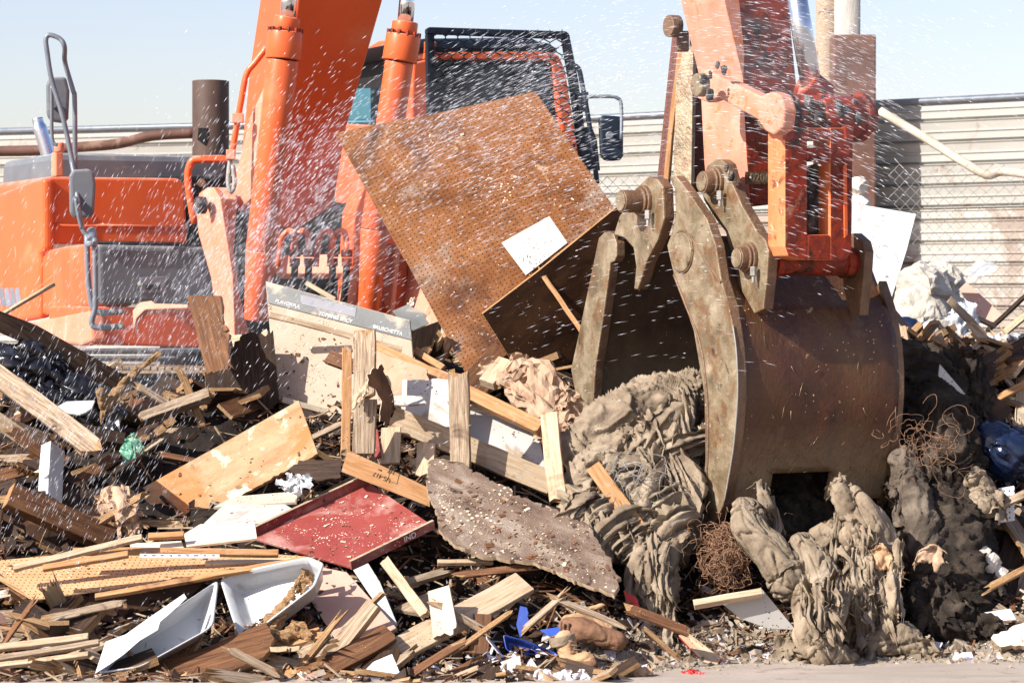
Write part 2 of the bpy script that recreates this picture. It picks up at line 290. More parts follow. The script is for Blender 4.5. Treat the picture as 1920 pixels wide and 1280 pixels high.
# ---------------------------------------------------------------- board, beam, cloth, text builders
def frame_of(pts, n):
    c = sum(pts, V()) / len(pts); best = None
    for i in range(len(pts)):
        e = pts[(i + 1) % len(pts)] - pts[i]
        if best is None or e.length > best.length: best = e
    x = best.normalized(); y = n.cross(x).normalized()
    return Matrix(((x.x, y.x, n.x, c.x), (x.y, y.y, n.y, c.y), (x.z, y.z, n.z, c.z), (0, 0, 0, 1)))
def jagged(pts, jag, amp, n):
    out = []
    for i, p in enumerate(pts):
        q = pts[(i + 1) % len(pts)]; out.append(p)
        if i in jag:
            e = q - p; k = max(3, int(e.length / .018)); s = n.cross(e).normalized()
            for j in range(1, k): out.append(p + e * ((j + random.uniform(-.4, .4)) / k) + s * amp * (1.3 * noise.noise((p + e * j / k) * 9) + random.uniform(-.5, .5) + (random.uniform(-1.5, 0) if random.random() < .12 else 0)))
    return out
def slab(name, label, cat, pts, Y, n, t, m, edge=None, group=None, jag=(), amp=.012, parent=None, bevel=.0012, text=None):
    cx = sum(p[0] for p in pts) / len(pts); cy = sum(p[1] for p in pts) / len(pts)
    if Y is None: Y = HY(cy) - .25
    n = V(n).normalized(); p0 = P(cx, cy, Y); w_ = [hit(x, y, p0, n) for x, y in pts]
    fr = frame_of(w_, n)
    if jag: w_ = jagged(w_, jag, amp, n)
    b = MB(); b.poly(w_, -n * t, 1)
    o = b.build(name, [m, edge or m], parent, bevel, fr, 1)
    if parent is None: tag(o, label, cat, group)
    return o
def beam(name, label, cat, a, b, wpx, n, t, m, group=None, end=None, jag=0, parent=None, Y=None):
    """a, b = (px, py[, depth]); wpx = its width in the picture"""
    ya = a[2] if len(a) > 2 else (Y or HY((a[1] + b[1]) / 2) - .3); yb = b[2] if len(b) > 2 else (Y or ya)
    A = P(a[0], a[1], ya); B = P(b[0], b[1], yb); ax = (B - A).normalized(); n = V(n); n = (n - ax * n.dot(ax)).normalized(); s = n.cross(ax)
    w_ = wpx * (ya + yb) / 2 / FP; Ln = (B - A).length
    bm = MB(); R = []; k = max(3, int(Ln / .05)); prof = [(-.5, 0), (.5, 0), (.5, -1), (-.5, -1)]
    if jag: prof = [(-.5, 0), (-.2, 0), (.15, 0), (.5, 0), (.5, -.5), (.5, -1), (.1, -1), (-.2, -1), (-.5, -1), (-.5, -.5)]
    for i in range(k + 1):
        c = A + ax * Ln * i / k; ring = []
        for (u, v) in prof:
            q = c + s * w_ * u + n * t * v
            if i in (0, k) and jag: q += ax * random.uniform(-jag, jag) + s * random.uniform(-.003, .003)
            q += s * (noise.noise(c * 2.3) * .009 + noise.noise(q * 9) * .003) + n * (noise.noise(c * 1.9 + V((5, 5, 5))) * .009 + noise.noise(q * 11) * .002)
            ring.append(bm.bm.verts.new(q))
        R.append(ring)
    kk = len(prof)
    for i in range(k):
        for j in range(kk): bm.bm.faces.new((R[i][j], R[i][(j + 1) % kk], R[i + 1][(j + 1) % kk], R[i + 1][j]))
    for ring in (R[0][::-1], R[-1]): bm.bm.faces.new(ring).material_index = 1
    c = (A + B) / 2; fr = Matrix(((ax.x, s.x, n.x, c.x), (ax.y, s.y, n.y, c.y), (ax.z, s.z, n.z, c.z), (0, 0, 0, 1)))
    o = bm.build(name, [m, end or m], parent, .002, fr, 1)
    if parent is None: tag(o, label, cat, group)
    return o
def fold(p, f, amp, sharp=5, wav=.8):
    q = p * f; q = q + noise.noise_vector(q * .6) * wav
    a = abs(noise.noise(q)); b_ = abs(noise.noise(q * 2.3 + V((9, 2, 4))))
    return -amp * ((1 - min(1, a * 2.2)) ** sharp) - amp * .45 * ((1 - min(1, b_ * 2.2)) ** sharp) + amp * .8 * noise.noise(q * .5 + V((3, 1, 7)))
def wrinkle(p, f, amp, seed):
    t = noise.noise(p * 1.6 + V((seed, 0, 0))) * 2.6; c, s = math.cos(t), math.sin(t)
    q = V((c * p.x + s * p.z, p.y, -s * p.x + c * p.z)); q = V((q.x * .45, q.y, q.z * 2.0)) * f + noise.noise_vector(p * f * .4) * .9
    a = 1 - min(1, abs(noise.noise(q)) * 2.0); b_ = 1 - min(1, abs(noise.noise(q * 2.1 + V((7, 1, 3)))) * 2.0)
    return amp * (a ** 3 + .45 * b_ ** 3 - .4) + amp * .8 * noise.noise(p * f * .35)
def trunk(s, t, r, amp, seed):
    a = noise.noise(V((math.cos(t) * 1.2, math.sin(t) * 1.2, s * 5 + seed)))
    w1 = abs(noise.noise(V((math.cos(t) * .9 + seed, math.sin(t) * .9, s * 12 + a * 1.6)))); w2 = abs(noise.noise(V((math.cos(t) * 1.5, math.sin(t) * 1.5 + seed, s * 34 + a * 4))))
    w3 = abs(noise.noise(V((math.cos(t) * 2.4 + 9, math.sin(t) * 2.4 + seed, s * 4))))
    return -amp * 1.5 * (1 - min(1, w1 * 3.6)) ** 2 - amp * .35 * (1 - min(1, w2 * 3)) ** 2 - amp * .9 * (1 - min(1, w3 * 6)) ** 2 + amp * 2.0 * a + amp * .5
def strip_into(mb, pts, w0, w1, amp, k, seed, jagg=.25, res=.012):
    """torn cloth band along (px, py, depth) points, wavy across its width"""
    C = spline([P(*q) for q in pts], 10); n = len(C); tot = sum((C[i + 1] - C[i]).length for i in range(n - 1)); N_ = max(8, int(tot / res)); A_ = max(8, int(max(w0, w1) * pts[0][2] / FP / res * 1.3)); prev = None
    for i in range(N_ + 1):
        u = i / N_; kf = min(u * (n - 1), n - 1.001); ii = int(kf); p = C[ii].lerp(C[ii + 1], kf - ii); d = (C[ii + 1] - C[ii]).normalized()
        tw = noise.noise(V((u * 2.0, seed, 0))) * 1.0; sd_ = d.cross(V((0, -1, 0))); sd_ = sd_.normalized() if sd_.length > .01 else V((1, 0, 0)); nn = sd_.cross(d).normalized()
        sd2 = sd_ * math.cos(tw) + nn * math.sin(tw); nn2 = nn * math.cos(tw) - sd_ * math.sin(tw); w_ = (w0 + (w1 - w0) * u) * pts[0][2] / FP * (1 - .75 * max(0, u - .85) / .15) ; ring = []
        for j in range(A_ + 1):
            v = 2 * j / A_ - 1; e = 1 + jagg * abs(v) * (noise.noise(V((u * tot * 14, seed + (9 if v > 0 else 0), 1))) + .6 * noise.noise(V((u * tot * 45, seed + (9 if v > 0 else 0), 4))))
            ph = noise.noise(V((u * tot * 4, v * 1.2, seed + 3))) * 5
            off = amp * (math.sin(v * k * 1.57 + ph) + .5 * noise.noise(V((u * tot * 20, v * 3, seed + 8)))+ .35 * math.sin(v * k * 4 + ph * 2.4)) - abs(v) ** 2 * w_ * .22
            q = p + sd2 * (v * w_ * .5 * e) + nn2 * off + d * .012 * noise.noise(V((v * 5, u * 9, seed)))
            ring.append(mb.bm.verts.new(q))
        if prev:
            for j in range(A_): mb.bm.faces.new((prev[j], prev[j + 1], ring[j + 1], ring[j])).smooth = True
        prev = ring
def lump_into(mb, pts, amp=.03, f=6, sharp=4, res=.012, squash=1, an=(1, 1, 1), seed=0, tail=0, wr=0):
    """pillowy folded body along (px, py, depth, radius_px) points"""
    W = [V(P(a, b, c)) for a, b, c, r in pts]; rad = [r * c / FP for a, b, c, r in pts]
    if len(W) == 1: W = [W[0] - Z * rad[0] * .5, W[0] + Z * rad[0] * .5]; rad = [rad[0]] * 2
    c = spline(W, 12); n = len(c); tot = sum((c[i + 1] - c[i]).length for i in range(n - 1))
    N_ = max(16, int((tot + rad[0] + rad[-1]) / res)); S = max(20, int(2 * math.pi * max(rad) / res)); prev = None; ref = None
    d0 = (c[1] - c[0]).normalized(); d1 = (c[-1] - c[-2]).normalized()
    for i in range(N_ + 1):
        s = -rad[0] * .9 + (tot + .9 * (rad[0] + rad[-1])) * i / N_
        if s < 0: p = c[0] + d0 * s; d = d0; r = rad[0] * math.sqrt(max(0, 1 - (s / (rad[0] * .9)) ** 2)); 
        elif s > tot: p = c[-1] + d1 * (s - tot); d = d1; r = rad[-1] * math.sqrt(max(0, 1 - ((s - tot) / (rad[-1] * .9)) ** 2))
        else:
            u = s / tot * (n - 1); k = min(int(u), n - 2); p = c[k].lerp(c[k + 1], u - k); d = (c[k + 1] - c[k]).normalized()
            u2 = u / (n - 1) * (len(rad) - 1); k2 = min(int(u2), len(rad) - 2); r = rad[k2] + (rad[k2 + 1] - rad[k2]) * (u2 - k2)
        if ref is None: ref = d.orthogonal().normalized()
        x = ref - d * ref.dot(d); x.normalize(); ref = x; y = d.cross(x); ring = []
        for j in range(S):
            t = 2 * math.pi * j / S; o_ = x * math.cos(t) + y * math.sin(t); q = p + o_ * r * (squash if abs(o_.y) > .7 else 1)
            q0 = q - W[0]; qq = V((q0.x * an[0], q0.y * an[1], q0.z * an[2])) + V((seed * 3.1, seed * 1.7, seed)) * (0 if wr else 1)
            dd = ((wrinkle(qq, f, amp, seed) if wr == 1 else trunk(s, t, r, amp, seed) if wr == 2 else fold(qq, f, amp, sharp))) * min(1, r / (rad[0] * .35 + 1e-6))
            ring.append(mb.bm.verts.new(q + o_ * dd + d * dd * .3))
        if prev:
            for j in range(S):
                fc = mb.bm.faces.new((prev[j], prev[(j + 1) % S], ring[(j + 1) % S], ring[j])); fc.smooth = True; fc.material_index = mb.mi
        prev = ring
def rag_into(mb, c, n, a, b_, amp=.3, f=3, seed=0, res=26, tear=.35, hang=0):
    n = V(n).normalized(); x = n.orthogonal().normalized(); rot = Matrix.Rotation(random.uniform(0, 6.28), 3, n); x = rot @ x; y = n.cross(x)
    s = V((seed * 1.3, seed * 2.1, seed * .7)); vs = {}
    for i in range(res + 1):
        for j in range(res + 1):
            u = 2 * i / res - 1; v = 2 * j / res - 1; R_ = math.hypot(u, v)
            lim = 1 + tear * (noise.noise(V((u * 2.5, v * 2.5, seed))) + .7 * noise.noise(V((u * 8, v * 8, seed + 5)))) - .12
            if R_ > lim: continue
            q = V((u, v, 0)) * f * .5 + s
            w_ = noise.noise_vector(q) * amp + noise.noise_vector(q * 2.4 + V((4, 4, 4))) * amp * .45 + noise.noise_vector(q * 5.5) * amp * .2
            p = c + x * (u * a) + y * (v * a * b_) + (x * w_.x * .5 + y * w_.y * .5 + n * w_.z) * a * 1.2
            if hang: p.z -= hang * R_ * R_ * a
            vs[i, j] = mb.bm.verts.new(p)
    for i in range(res):
        for j in range(res):
            k = [(i, j), (i + 1, j), (i + 1, j + 1), (i, j + 1)]
            if all(q in vs for q in k):
                fc = mb.bm.faces.new([vs[q] for q in k]); fc.smooth = True; fc.material_index = mb.mi
def rag(name, label, cat, px, py, Y, a, b_, m, n=(-.2, -.8, .5), amp=.3, f=3, group=None, res=26, layers=1, tear=.35, hang=0, thick=0):
    if Y is None: Y = HY(py) - .25
    mb = MB(); c = P(px, py, Y)
    for l in range(layers):
        rag_into(mb, c + V((random.uniform(-.3, .3), random.uniform(-.2, .2), random.uniform(-.3, .3))) * a * (layers > 1), V(n) + V((random.uniform(-.5, .5), 0, random.uniform(-.5, .5))) * (layers > 1), a, b_, amp, f, random.uniform(0, 50), res, tear, hang)
    o = mb.build(name, m)
    if thick:
        sdm = o.modifiers.new("solid", 'SOLIDIFY'); sdm.thickness = thick
    return tag(o, label, cat, group)
def lump(name, label, cat, parts, m, group=None, rags=0, rag_a=.1, bevel=0, strips=(), facet=0, **kw):
    mb = MB(); k = 0
    for st_ in strips: strip_into(mb, *st_)
    for pts in parts: lump_into(mb, pts, seed=random.uniform(0, 30), **kw)
    for i in range(rags):
        a, b_, c, r = random.choice(random.choice(parts)); t = random.uniform(0, 6.28)
        rag_into(mb, P(a + math.cos(t) * r * .8, b_ + math.sin(t) * r * .8, c - r * c / FP * .45), (random.uniform(-.6, .4), -1, random.uniform(-.2, .8)), rag_a * random.uniform(.6, 1.3), random.uniform(.4, 1), .4, 3.5, random.uniform(0, 99), 12 if facet else 18, .5, .3)
    if facet:
        for f_ in mb.bm.faces: f_.smooth = False
    for st_ in strips:                      # frayed threads along the torn edges
        for _ in range(7):
            q = random.choice(st_[0]); p = P(q[0] + random.gauss(0, st_[1] * .35), q[1] + random.uniform(-10, 25), q[2] - .03); d = V((random.gauss(0, .6), random.gauss(0, .4), random.uniform(-1.2, .3))).normalized() * random.uniform(.01, .03)
            mb.tube([p, p + d, p + d * 1.7 + V((random.gauss(0, .008), 0, -.008)), p + d * 2.2 + V((random.gauss(0, .014), 0, -.022))], random.uniform(.0007, .0016), 3, 2)
    return tag(mb.build(name, m), label, cat, group)
def text(name, s, o, lx, ly, size, m, rot=0, lz=.002, sx=1, ext=.0008, parent=None):
    """raised lettering on the face of board o at local (lx, ly)"""
    cu = bpy.data.curves.new(name, 'FONT'); cu.body = s; cu.size = size; cu.extrude = ext; cu.align_x = 'CENTER'; cu.align_y = 'CENTER'
    t = bpy.data.objects.new(name + "_tmp", cu); COL.objects.link(t)
    me = bpy.data.meshes.new_from_object(t.evaluated_get(bpy.context.evaluated_depsgraph_get())); bpy.data.objects.remove(t)
    me.materials.clear(); me.materials.append(m)
    q = bpy.data.objects.new(name, me); COL.objects.link(q); q.parent = o
    q.matrix_local = Matrix.Translation((lx, ly, lz)) @ Matrix.Rotation(rot, 4, 'Z') @ Matrix.Diagonal((sx, 1, 1, 1))
    return q
def local(o, px, py):
    fr = WM[o.name]; n = fr.col[2].to_3d(); p = hit(px, py, fr.translation, n); l = fr.inverted() @ p; return l.x, l.y
def local_rot(o, a, b):
    x0, y0 = local(o, *a); x1, y1 = local(o, *b); return math.atan2(y1 - y0, x1 - x0)
#@@SETTING
# ---------------------------------------------------------------- ground and heap
def sheet(name, x0, x1, y0, y1, nx, ny, zf, m, label=None, kind='structure'):
    bm = bmesh.new(); g = [[bm.verts.new((x0 + (x1 - x0) * i / nx, y0 + (y1 - y0) * j / ny, zf(x0 + (x1 - x0) * i / nx, y0 + (y1 - y0) * j / ny))) for i in range(nx + 1)] for j in range(ny + 1)]
    for j in range(ny):
        for i in range(nx): bm.faces.new((g[j][i], g[j][i + 1], g[j + 1][i + 1], g[j + 1][i])).smooth = True
    me = bpy.data.meshes.new(name); bm.to_mesh(me); bm.free(); me.materials.append(m)
    o = bpy.data.objects.new(name, me); COL.objects.link(o); return tag(o, label, None, None, kind)
sheet("ground", -400, 400, -20, 800, 40, 40, lambda x, y: 0, M['ground'])
def hz(x, y):
    return heap(x, y) * sm(11.0, 11.7, y + 1) - .03
tag(sheet("debris_heap", -3.4, 4.2, 10.9, 17.8, 300, 240, hz, M['heap'], "dirt and crushed debris of the demolition heap, darkened as shaded gaps under the boards", 'stuff'), cat='debris heap')
#@@WALL
# ---------------------------------------------------------------- sheet metal wall
def wall_xy():
    return [V(((x - 960) / FP * y, y, 0)) for x, y in ((-700, 34.3), (440, 31.25), (1120, 30.0), (1920, 26.8), (2700, 24.0))]
W_ = wall_xy(); TOP = 3.57
wl = thing("sheet_metal_wall", "long cream and pinkish wall of horizontal ribbed metal sheets behind the machine", "wall", (0, 30, 0))
def strip_wall(z0, z1, m, nm):
    b = MB(); zs = []; z = z0; per = .215
    prof = []
    while z < z1 - .01:
        for dz, d in ((0, -.045), (.004, .02), (.022, .02), (.034, -.012), (.10, -.014), (.108, -.028), (.12, -.028), (.128, -.014), (.20, -.03)):
            if z + dz < z1: prof.append((z + dz, d))
        z += per
    prof.append((z1, 0)); rows = []
    for (zz, d) in prof:
        row = []
        for i, p in enumerate(W_):
            a = W_[max(0, i - 1)]; c = W_[min(len(W_) - 1, i + 1)]; nn = V(((c - a).y, -(c - a).x, 0)).normalized()
            row.append(b.bm.verts.new((p.x + nn.x * -d, p.y + nn.y * -d, zz + (TOP - 3.3) * 0)))
        rows.append(row)
    for i in range(len(rows) - 1):
        for j in range(len(W_) - 1): b.bm.faces.new((rows[i][j], rows[i][j + 1], rows[i + 1][j + 1], rows[i + 1][j]))
    return b.build(nm, m, wl)
strip_wall(2.5, TOP - .03, M['wall'], "siding")
strip_wall(0, 2.5, M['wallrust'], "siding")
b = MB(); b.tube([p + V((0, -.02, TOP)) for p in W_], .035, 6, 1); b.build("cap_rail", M['rail'], wl)
sp = thing("steel_stack_pipe", "tall dark brown round steel pipe standing behind the orange hood", "pipe", P(395, 560, 24))
b = MB(); b.pipe(P(395, 600, 24), P(395, 152, 24), .160, .150); b.build("shaft", M['pipe'], sp, .004)
b = MB(); b.plate([(372, 240), (388, 240), (390, 255), (384, 272), (370, 262)], (380, 255, 23.83), (0, -1, 0), .02); b.build("clamp", M['black'], sp)
b = MB(); b.tube([P(-60, 284, 24), P(60, 283, 24), P(150, 276, 24), P(220, 270, 24), P(285, 255, 24), P(365, 250, 24)], .045, 8, 5)
tag(b.build("pipe_rail", M['rustpost']), "rusty brown pipe rail running left from the steel stack pipe", "pipe rail")
c_ = P(1601, 65, 26)
b = MB(); c_ = P(1601, 66, 27.2); b.box(V((c_.x, 27.3, c_.z / 2)), V((.213, 0, 0)), V((0, .16, 0)), V((0, 0, c_.z / 2)))
tag(b.build("steel_post", M['rustpost'], None, .02), "wide rusty brown square post standing right of the digger arm", "post")
for i, (x, r, y1, lab) in enumerate(((1585, 28, -60, "pale grey timber pole rising behind the brown square post"), (1550, 20, -60, "darker thin timber pole just right of the chrome rod"))):
    b = MB(); b.cyl(P(x, 830, 27.7), P(x, y1, 27.7), r * 27.7 / FP, seg=14); tag(b.build("timber_pole", M['greytimber'] if i == 0 else M['weather']), lab, "pole")
b = MB(); b.tube([P(1650, 208, 22), P(1740, 262, 21.8), P(1800, 300, 21.6), P(1850, 328, 21.5), P(1880, 322, 21.5), P(1945, 330, 21.3)], .036, 6, 4)
tag(b.build("bent_gutter", M['cream']), "bent cream pipe sagging across the chain link fence", "pipe")
# chain link fence
def chainlink(name, label, x0, x1, y0, y1, Y, pitch, skip):
    b = MB(); a = P(x0, y1, Y); c = P(x1, y0, Y); wdt = c.x - a.x; hgt = c.z - a.z; nx = int(wdt / pitch); nz = int(hgt / pitch); r = .0028
    for i in range(nx * 2 + 1):
        pts = []
        for j in range(nz * 2 + 1):
            x = a.x + i * pitch / 2 + (pitch / 4 if (j + i) % 2 else -pitch / 4); z = a.z + j * pitch / 2
            px = 960 + x * FP / Y; py = HZ - (z - EYE) * FP / Y
            if skip(px, py):
                if len(pts) > 1: b.tube(pts, r, 4, 1)
                pts = []; continue
            pts.append(V((x + .03 * noise.noise(V((x, z, 3)) * 2), Y + .05 * noise.noise(V((x, z, 0)) * 1.5) + (.004 if j % 2 else -.004), z)))
        if len(pts) > 1: b.tube(pts, r, 4, 1)
    tag(b.build(name, M['wire']), label, "fence")
chainlink("chain_link_fence", "torn chain link fence with ragged left edge on the right", 1640, 2050, 290, 680, 18.2, .075,
          lambda x, y: x < 1665 + 14 * math.sin(y * .15) + max(0, (y - 420)) * .75 or y < 300 + 12 * math.sin(x * .1) or (x > 1715 and y < 305 + (1900 - x) * .02))
chainlink("chain_link_fence", "chain link fence between the cab and the bent tall pegboard", 1060, 1262, 318, 560, 18.6, .075, lambda x, y: y < 326 + 6 * math.sin(x * .1))
#@@MACHINE
# ---------------------------------------------------------------- excavator
EX = thing("excavator", "orange tracked excavator with cab, mirrors, raised boom and big rusty clam bucket", "excavator", P(620, 1050, 17.8))
C1 = P(82, 390, 18.6); C2 = C1 + F * 1.05
def ex(name, m, fn, bevel=.01, parent=None, seg=2):
    b = MB(); fn(b); return b.build(name, m, parent or EX, bevel, None, seg)
def pl(pts, ref, n, t, e=0): return lambda b: b.plate(pts, ref, n, t, e)
hood = ex("engine_hood", M['orange'], pl([(84, 340), (92, 331), (335, 334), (348, 345), (352, 458), (84, 458)], C1, F, 2.4), .05, seg=4)
ex("hood_seam", M['orange'], lambda b: b.tube([hit(90, 421, C1 + F * .0, F), hit(350, 427, C1 + F * .0, F)], .012, 6, 1), 0, hood)
ex("side_panel", M['orange'], pl([(-260, 440), (-60, 385), (20, 354), (60, 338), (81, 333), (81, 470), (74, 480), (74, 596), (20, 606), (-260, 560)], C1 + L * .02, L, .08), .03, seg=3)
lp = ex("lower_panel", M['orange'], pl([(78, 480), (90, 468), (120, 461), (166, 456), (168, 574), (78, 592)], C2, L, .3), .03, seg=3)
ex("skirt_panel", M['orangedusty_lit'], pl([(20, 612), (168, 579), (172, 640), (150, 648), (60, 636)], C2 + L * .01, L, .1), .02)
for i in range(4):
    x = 0 + i * 10; ex("stripe_decal", M['decal'], pl([(x - 2, 541), (x + 5, 539), (x + 11, 572), (x + 2, 576)], C1 + L * .0225, L, .003), 0, None)
ex("rear_shroud", M['greymetal'], pl([(103, 286), (425, 292), (428, 345), (100, 345)], (260, 315, 19.4), F, 1.3), .05)
ex("shroud_side", M['greymetal'], pl([(-10, 366), (2, 345), (30, 312), (62, 292), (103, 286), (103, 330), (40, 350)], (100, 310, 19.3), L, .5), .03)
ex("exhaust_pipe", M['bluechrome'], lambda b: b.tube([P(70, 222, 19.6), P(74, 238, 19.6), P(84, 270, 19.6), P(92, 300, 19.6)], [.04, .05, .05, .05], 16, 4), .0)
tb = ex("tool_box", M['greymetal'], pl([(181, 456), (405, 462), (417, 480), (417, 568), (190, 571), (183, 560)], C2, F, .55), .07, seg=4)
ex("lid_rail", M['black'], lambda b: b.tube([hit(182, 455, C2 + F * .02, F), hit(398, 460, C2 + F * .02, F)], .012, 6, 1), 0, tb)
lt = ex("latch", M['rail'], pl([(262, 520), (309, 518), (309, 551), (264, 548)], C2 + F * .012, F, .02), .004, tb)
ex("knob", M['wire'], lambda b: b.cyl(hit(262, 532, C2 + F * .0, F), hit(262, 532, C2 + F * .04, F), .014), .003, tb)
ex("latch_slot", M['black'], pl([(274, 534), (300, 533), (300, 543), (274, 543)], C2 + F * .016, F, .004), 0, tb)
ex("deck_frame", M['orange'], pl([(168, 574), (430, 578), (437, 590), (438, 640), (400, 652), (172, 646)], C2 - F * .02, F, .9), .015)
ex("deck_lip", M['orangedusty_lit'], lambda b: (b.plate([(248, 582), (262, 566), (284, 563), (290, 568), (352, 570), (352, 577), (272, 580), (256, 596), (250, 620)], C2 + F * .03, V((-.35, -.8, .45)), .05)), .006)
ex("under_frame", M['greymetal'], lambda b: (b.plate([(150, 655), (420, 652), (420, 662), (160, 664)], C2 + F * .05, F, .3), b.plate([(180, 668), (330, 668), (330, 676), (190, 677)], C2 + F * .1, F, .3)), .01)
ex("machinery_bay", M['black'], pl([(352, 330), (440, 330), (640, 380), (800, 380), (820, 700), (352, 700)], (580, 500, 19.5), F, .6), .02)  # black box: shade of the open machinery put into its colour
# track
trk = ex("track", M['black'], pl([(60, 700), (90, 682), (470, 690), (500, 720), (500, 960), (60, 960)], (280, 750, 17.55), V((.15, -1, 0)), .55), .04)
for i in range(26):
    x = 150 + i * 13.2; y = 683 + i * .35
    ex("track_shoe", M['weather'], lambda b: (b.box(P(x + 5, y + 2, 17.35), V((.018, 0, 0)), V((0, .28, 0)), V((0, 0, .012))), b.box(P(x + 3, y + 12, 17.12), V((.008, 0, 0)), V((0, .02, 0)), V((0, 0, .030)))), .003, trk)
ex("track_rail", M['weather'], lambda b: b.box(P(320, 697, 17.1), V((.62, 0, 0)), V((0, .03, 0)), V((0, 0, .01))), .003, trk)
# boom
ph = math.radians(65); NU = (F * math.sin(ph) - Z * math.cos(ph)).normalized(); B0 = P(600, 200, 17.4)
boom = ex("boom", M['orange'], pl([(566, -60), (737, -60), (718, 0), (688, 105), (650, 240), (626, 385), (560, 430), (505, 424), (528, 200), (556, 20)], B0, NU, .62), .012)
ex("boom_foot_plate", M['orangedusty_lit'], pl([(500, 150), (468, 220), (441, 330), (431, 348), (437, 372), (447, 396), (470, 372), (497, 300)], (465, 330, 17.45), L, .06), .01)
ex("boom_foot_lug", M['orangedusty_lit'], lambda b: (b.plate([(367, 388), (373, 362), (388, 351), (402, 353), (412, 372), (408, 440), (404, 490), (418, 560), (438, 640), (412, 640), (395, 520), (372, 440)], (400, 450, 17.5), L, .12), b.plate([(378, 360), (400, 350), (413, 372), (436, 520), (440, 640), (425, 640), (408, 520), (392, 400)], (410, 450, 17.35), V((-.6, -.75, .1)), .05)), .008)
ex("pin_boss", M['grease'], lambda b: b.cyl(P(385, 385, 17.40), P(385, 385, 17.40) + L * .06, .055), .006)
def cyl_(nm, top, nk, g1, b1, b2, foot, Yc, rr, rb, rg):
    c = ex(nm, M['orange'], lambda b: (b.cyl(P(*g1, Yc), P(*b1, Yc), rg * Yc / FP), b.cyl(P(*b1, Yc), P(*b2, Yc + .1), rb * Yc / FP), b.cyl(P(*b2, Yc + .1), P(*foot, Yc + .15), rb * Yc / FP, rb * .75 * Yc / FP)), .008)
    ex("rod", M['chrome'], lambda b: b.cyl(P(*top, Yc), P(*nk, Yc), rr * Yc / FP, seg=32), 0, c)
    ex("gland", M['orange'], lambda b: (b.cyl(P(nk[0], nk[1] + 1, Yc), P(g1[0], g1[1] - 2, Yc), (rg * .74) * Yc / FP),), .008, c)
    ax = (P(*b1, Yc) - P(*g1, Yc)).normalized(); u = ax.orthogonal().normalized(); v = ax.cross(u); g = P(*g1, Yc)
    for k in range(12): ex("bolt", M['orangegrime_shade'], lambda b: b.cyl(g + (u * math.cos(k * math.pi / 6) + v * math.sin(k * math.pi / 6)) * (rg * .9 * Yc / FP) - ax * .022, g + (u * math.cos(k * math.pi / 6) + v * math.sin(k * math.pi / 6)) * (rg * .9 * Yc / FP) + ax * .01, .012, seg=6, smooth=False), 0, c)
cyl_("boom_cylinder", (544, -30), (540, 32), (535, 60), (531, 112), (490, 470), (480, 600), 16.75, 15, 30, 34)
cyl_("boom_cylinder", (766, -30), (760, 40), (757, 66), (749, 116), (703, 430), (690, 600), 16.9, 15, 27, 33)
ex("hydraulic_pipe", M['orange'], lambda b: b.tube([P(500, 90, 17.3), P(478, 118, 17.3), P(462, 140, 17.3), P(452, 190, 17.3), P(443, 240, 17.3), P(436, 285, 17.3)], .02, 10, 4), 0)
ex("hydraulic_hose", M['wire'], lambda b: b.tube([P(436, 285, 17.3), P(432, 300, 17.3), P(428, 340, 17.3), P(434, 360, 17.3), P(440, 340, 17.3), P(436, 310, 17.3)], .016, 10, 4), 0)
ex("pipe_clamp", M['orangedusty_lit'], lambda b: b.box(P(446, 222, 17.28), V((.035, 0, 0)), V((0, .03, 0)), V((0, 0, .03))), .004); ex("pipe_clamp", M['orangedusty_lit'], lambda b: (b.box(P(433, 290, 17.28), V((.028, 0, 0)), V((0, .03, 0)), V((0, 0, .03)))), .004)
ex("guard_bracket", M['orange'], lambda b: (b.tube([P(365, 420, 18.0), P(356, 370, 18.0), P(352, 330, 18.0), P(358, 305, 18.0), P(372, 299, 18.0), P(424, 298, 18.0)], .026, 6, 3), b.box(P(402, 298, 18.0), V((.08, 0, 0)), V((0, .08, 0)), V((0, 0, .015)))), 0)
ex("bracket_bolt", M['lugdark'], lambda b: b.cyl(P(378, 343, 18.1), P(378, 343, 18.0), .028), .004)
# plates and pipes at the boom's foot
ex("cross_bar", M['orangedusty_lit'], pl([(515, 478), (692, 474), (692, 512), (515, 513)], (600, 495, 17.5), V((-.45, -.75, .45)), .08), .01)  # paler paint stands in for sunlight on the bar
ex("swing_post", M['orange'], pl([(664, 400), (700, 300), (735, 300), (748, 330), (742, 450), (728, 475), (716, 596), (652, 596)], (690, 480, 17.35), F, .2), .012)
ex("swing_post", M['orange'], pl([(742, 340), (770, 420), (768, 470), (758, 600), (732, 600), (746, 462)], (752, 500, 17.2), F, .15), .012)
ex("web_plate", M['orangedusty_lit'], pl([(725, 456), (744, 458), (731, 592), (716, 560)], (730, 520, 17.1), L, .03), .006)  # web plates: sunlit faces painted in the paler colour
ex("web_plate", M['orangedusty_lit'], pl([(764, 470), (800, 500), (850, 610), (752, 612)], (785, 560, 17.1), V((-.7, -.6, .2)), .05), .006)
ex("web_plate", M['orangedusty_lit'], pl([(652, 520), (676, 470), (668, 560), (650, 600), (628, 600), (634, 540)], (655, 550, 17.2), V((-.7, -.6, .2)), .04), .006)
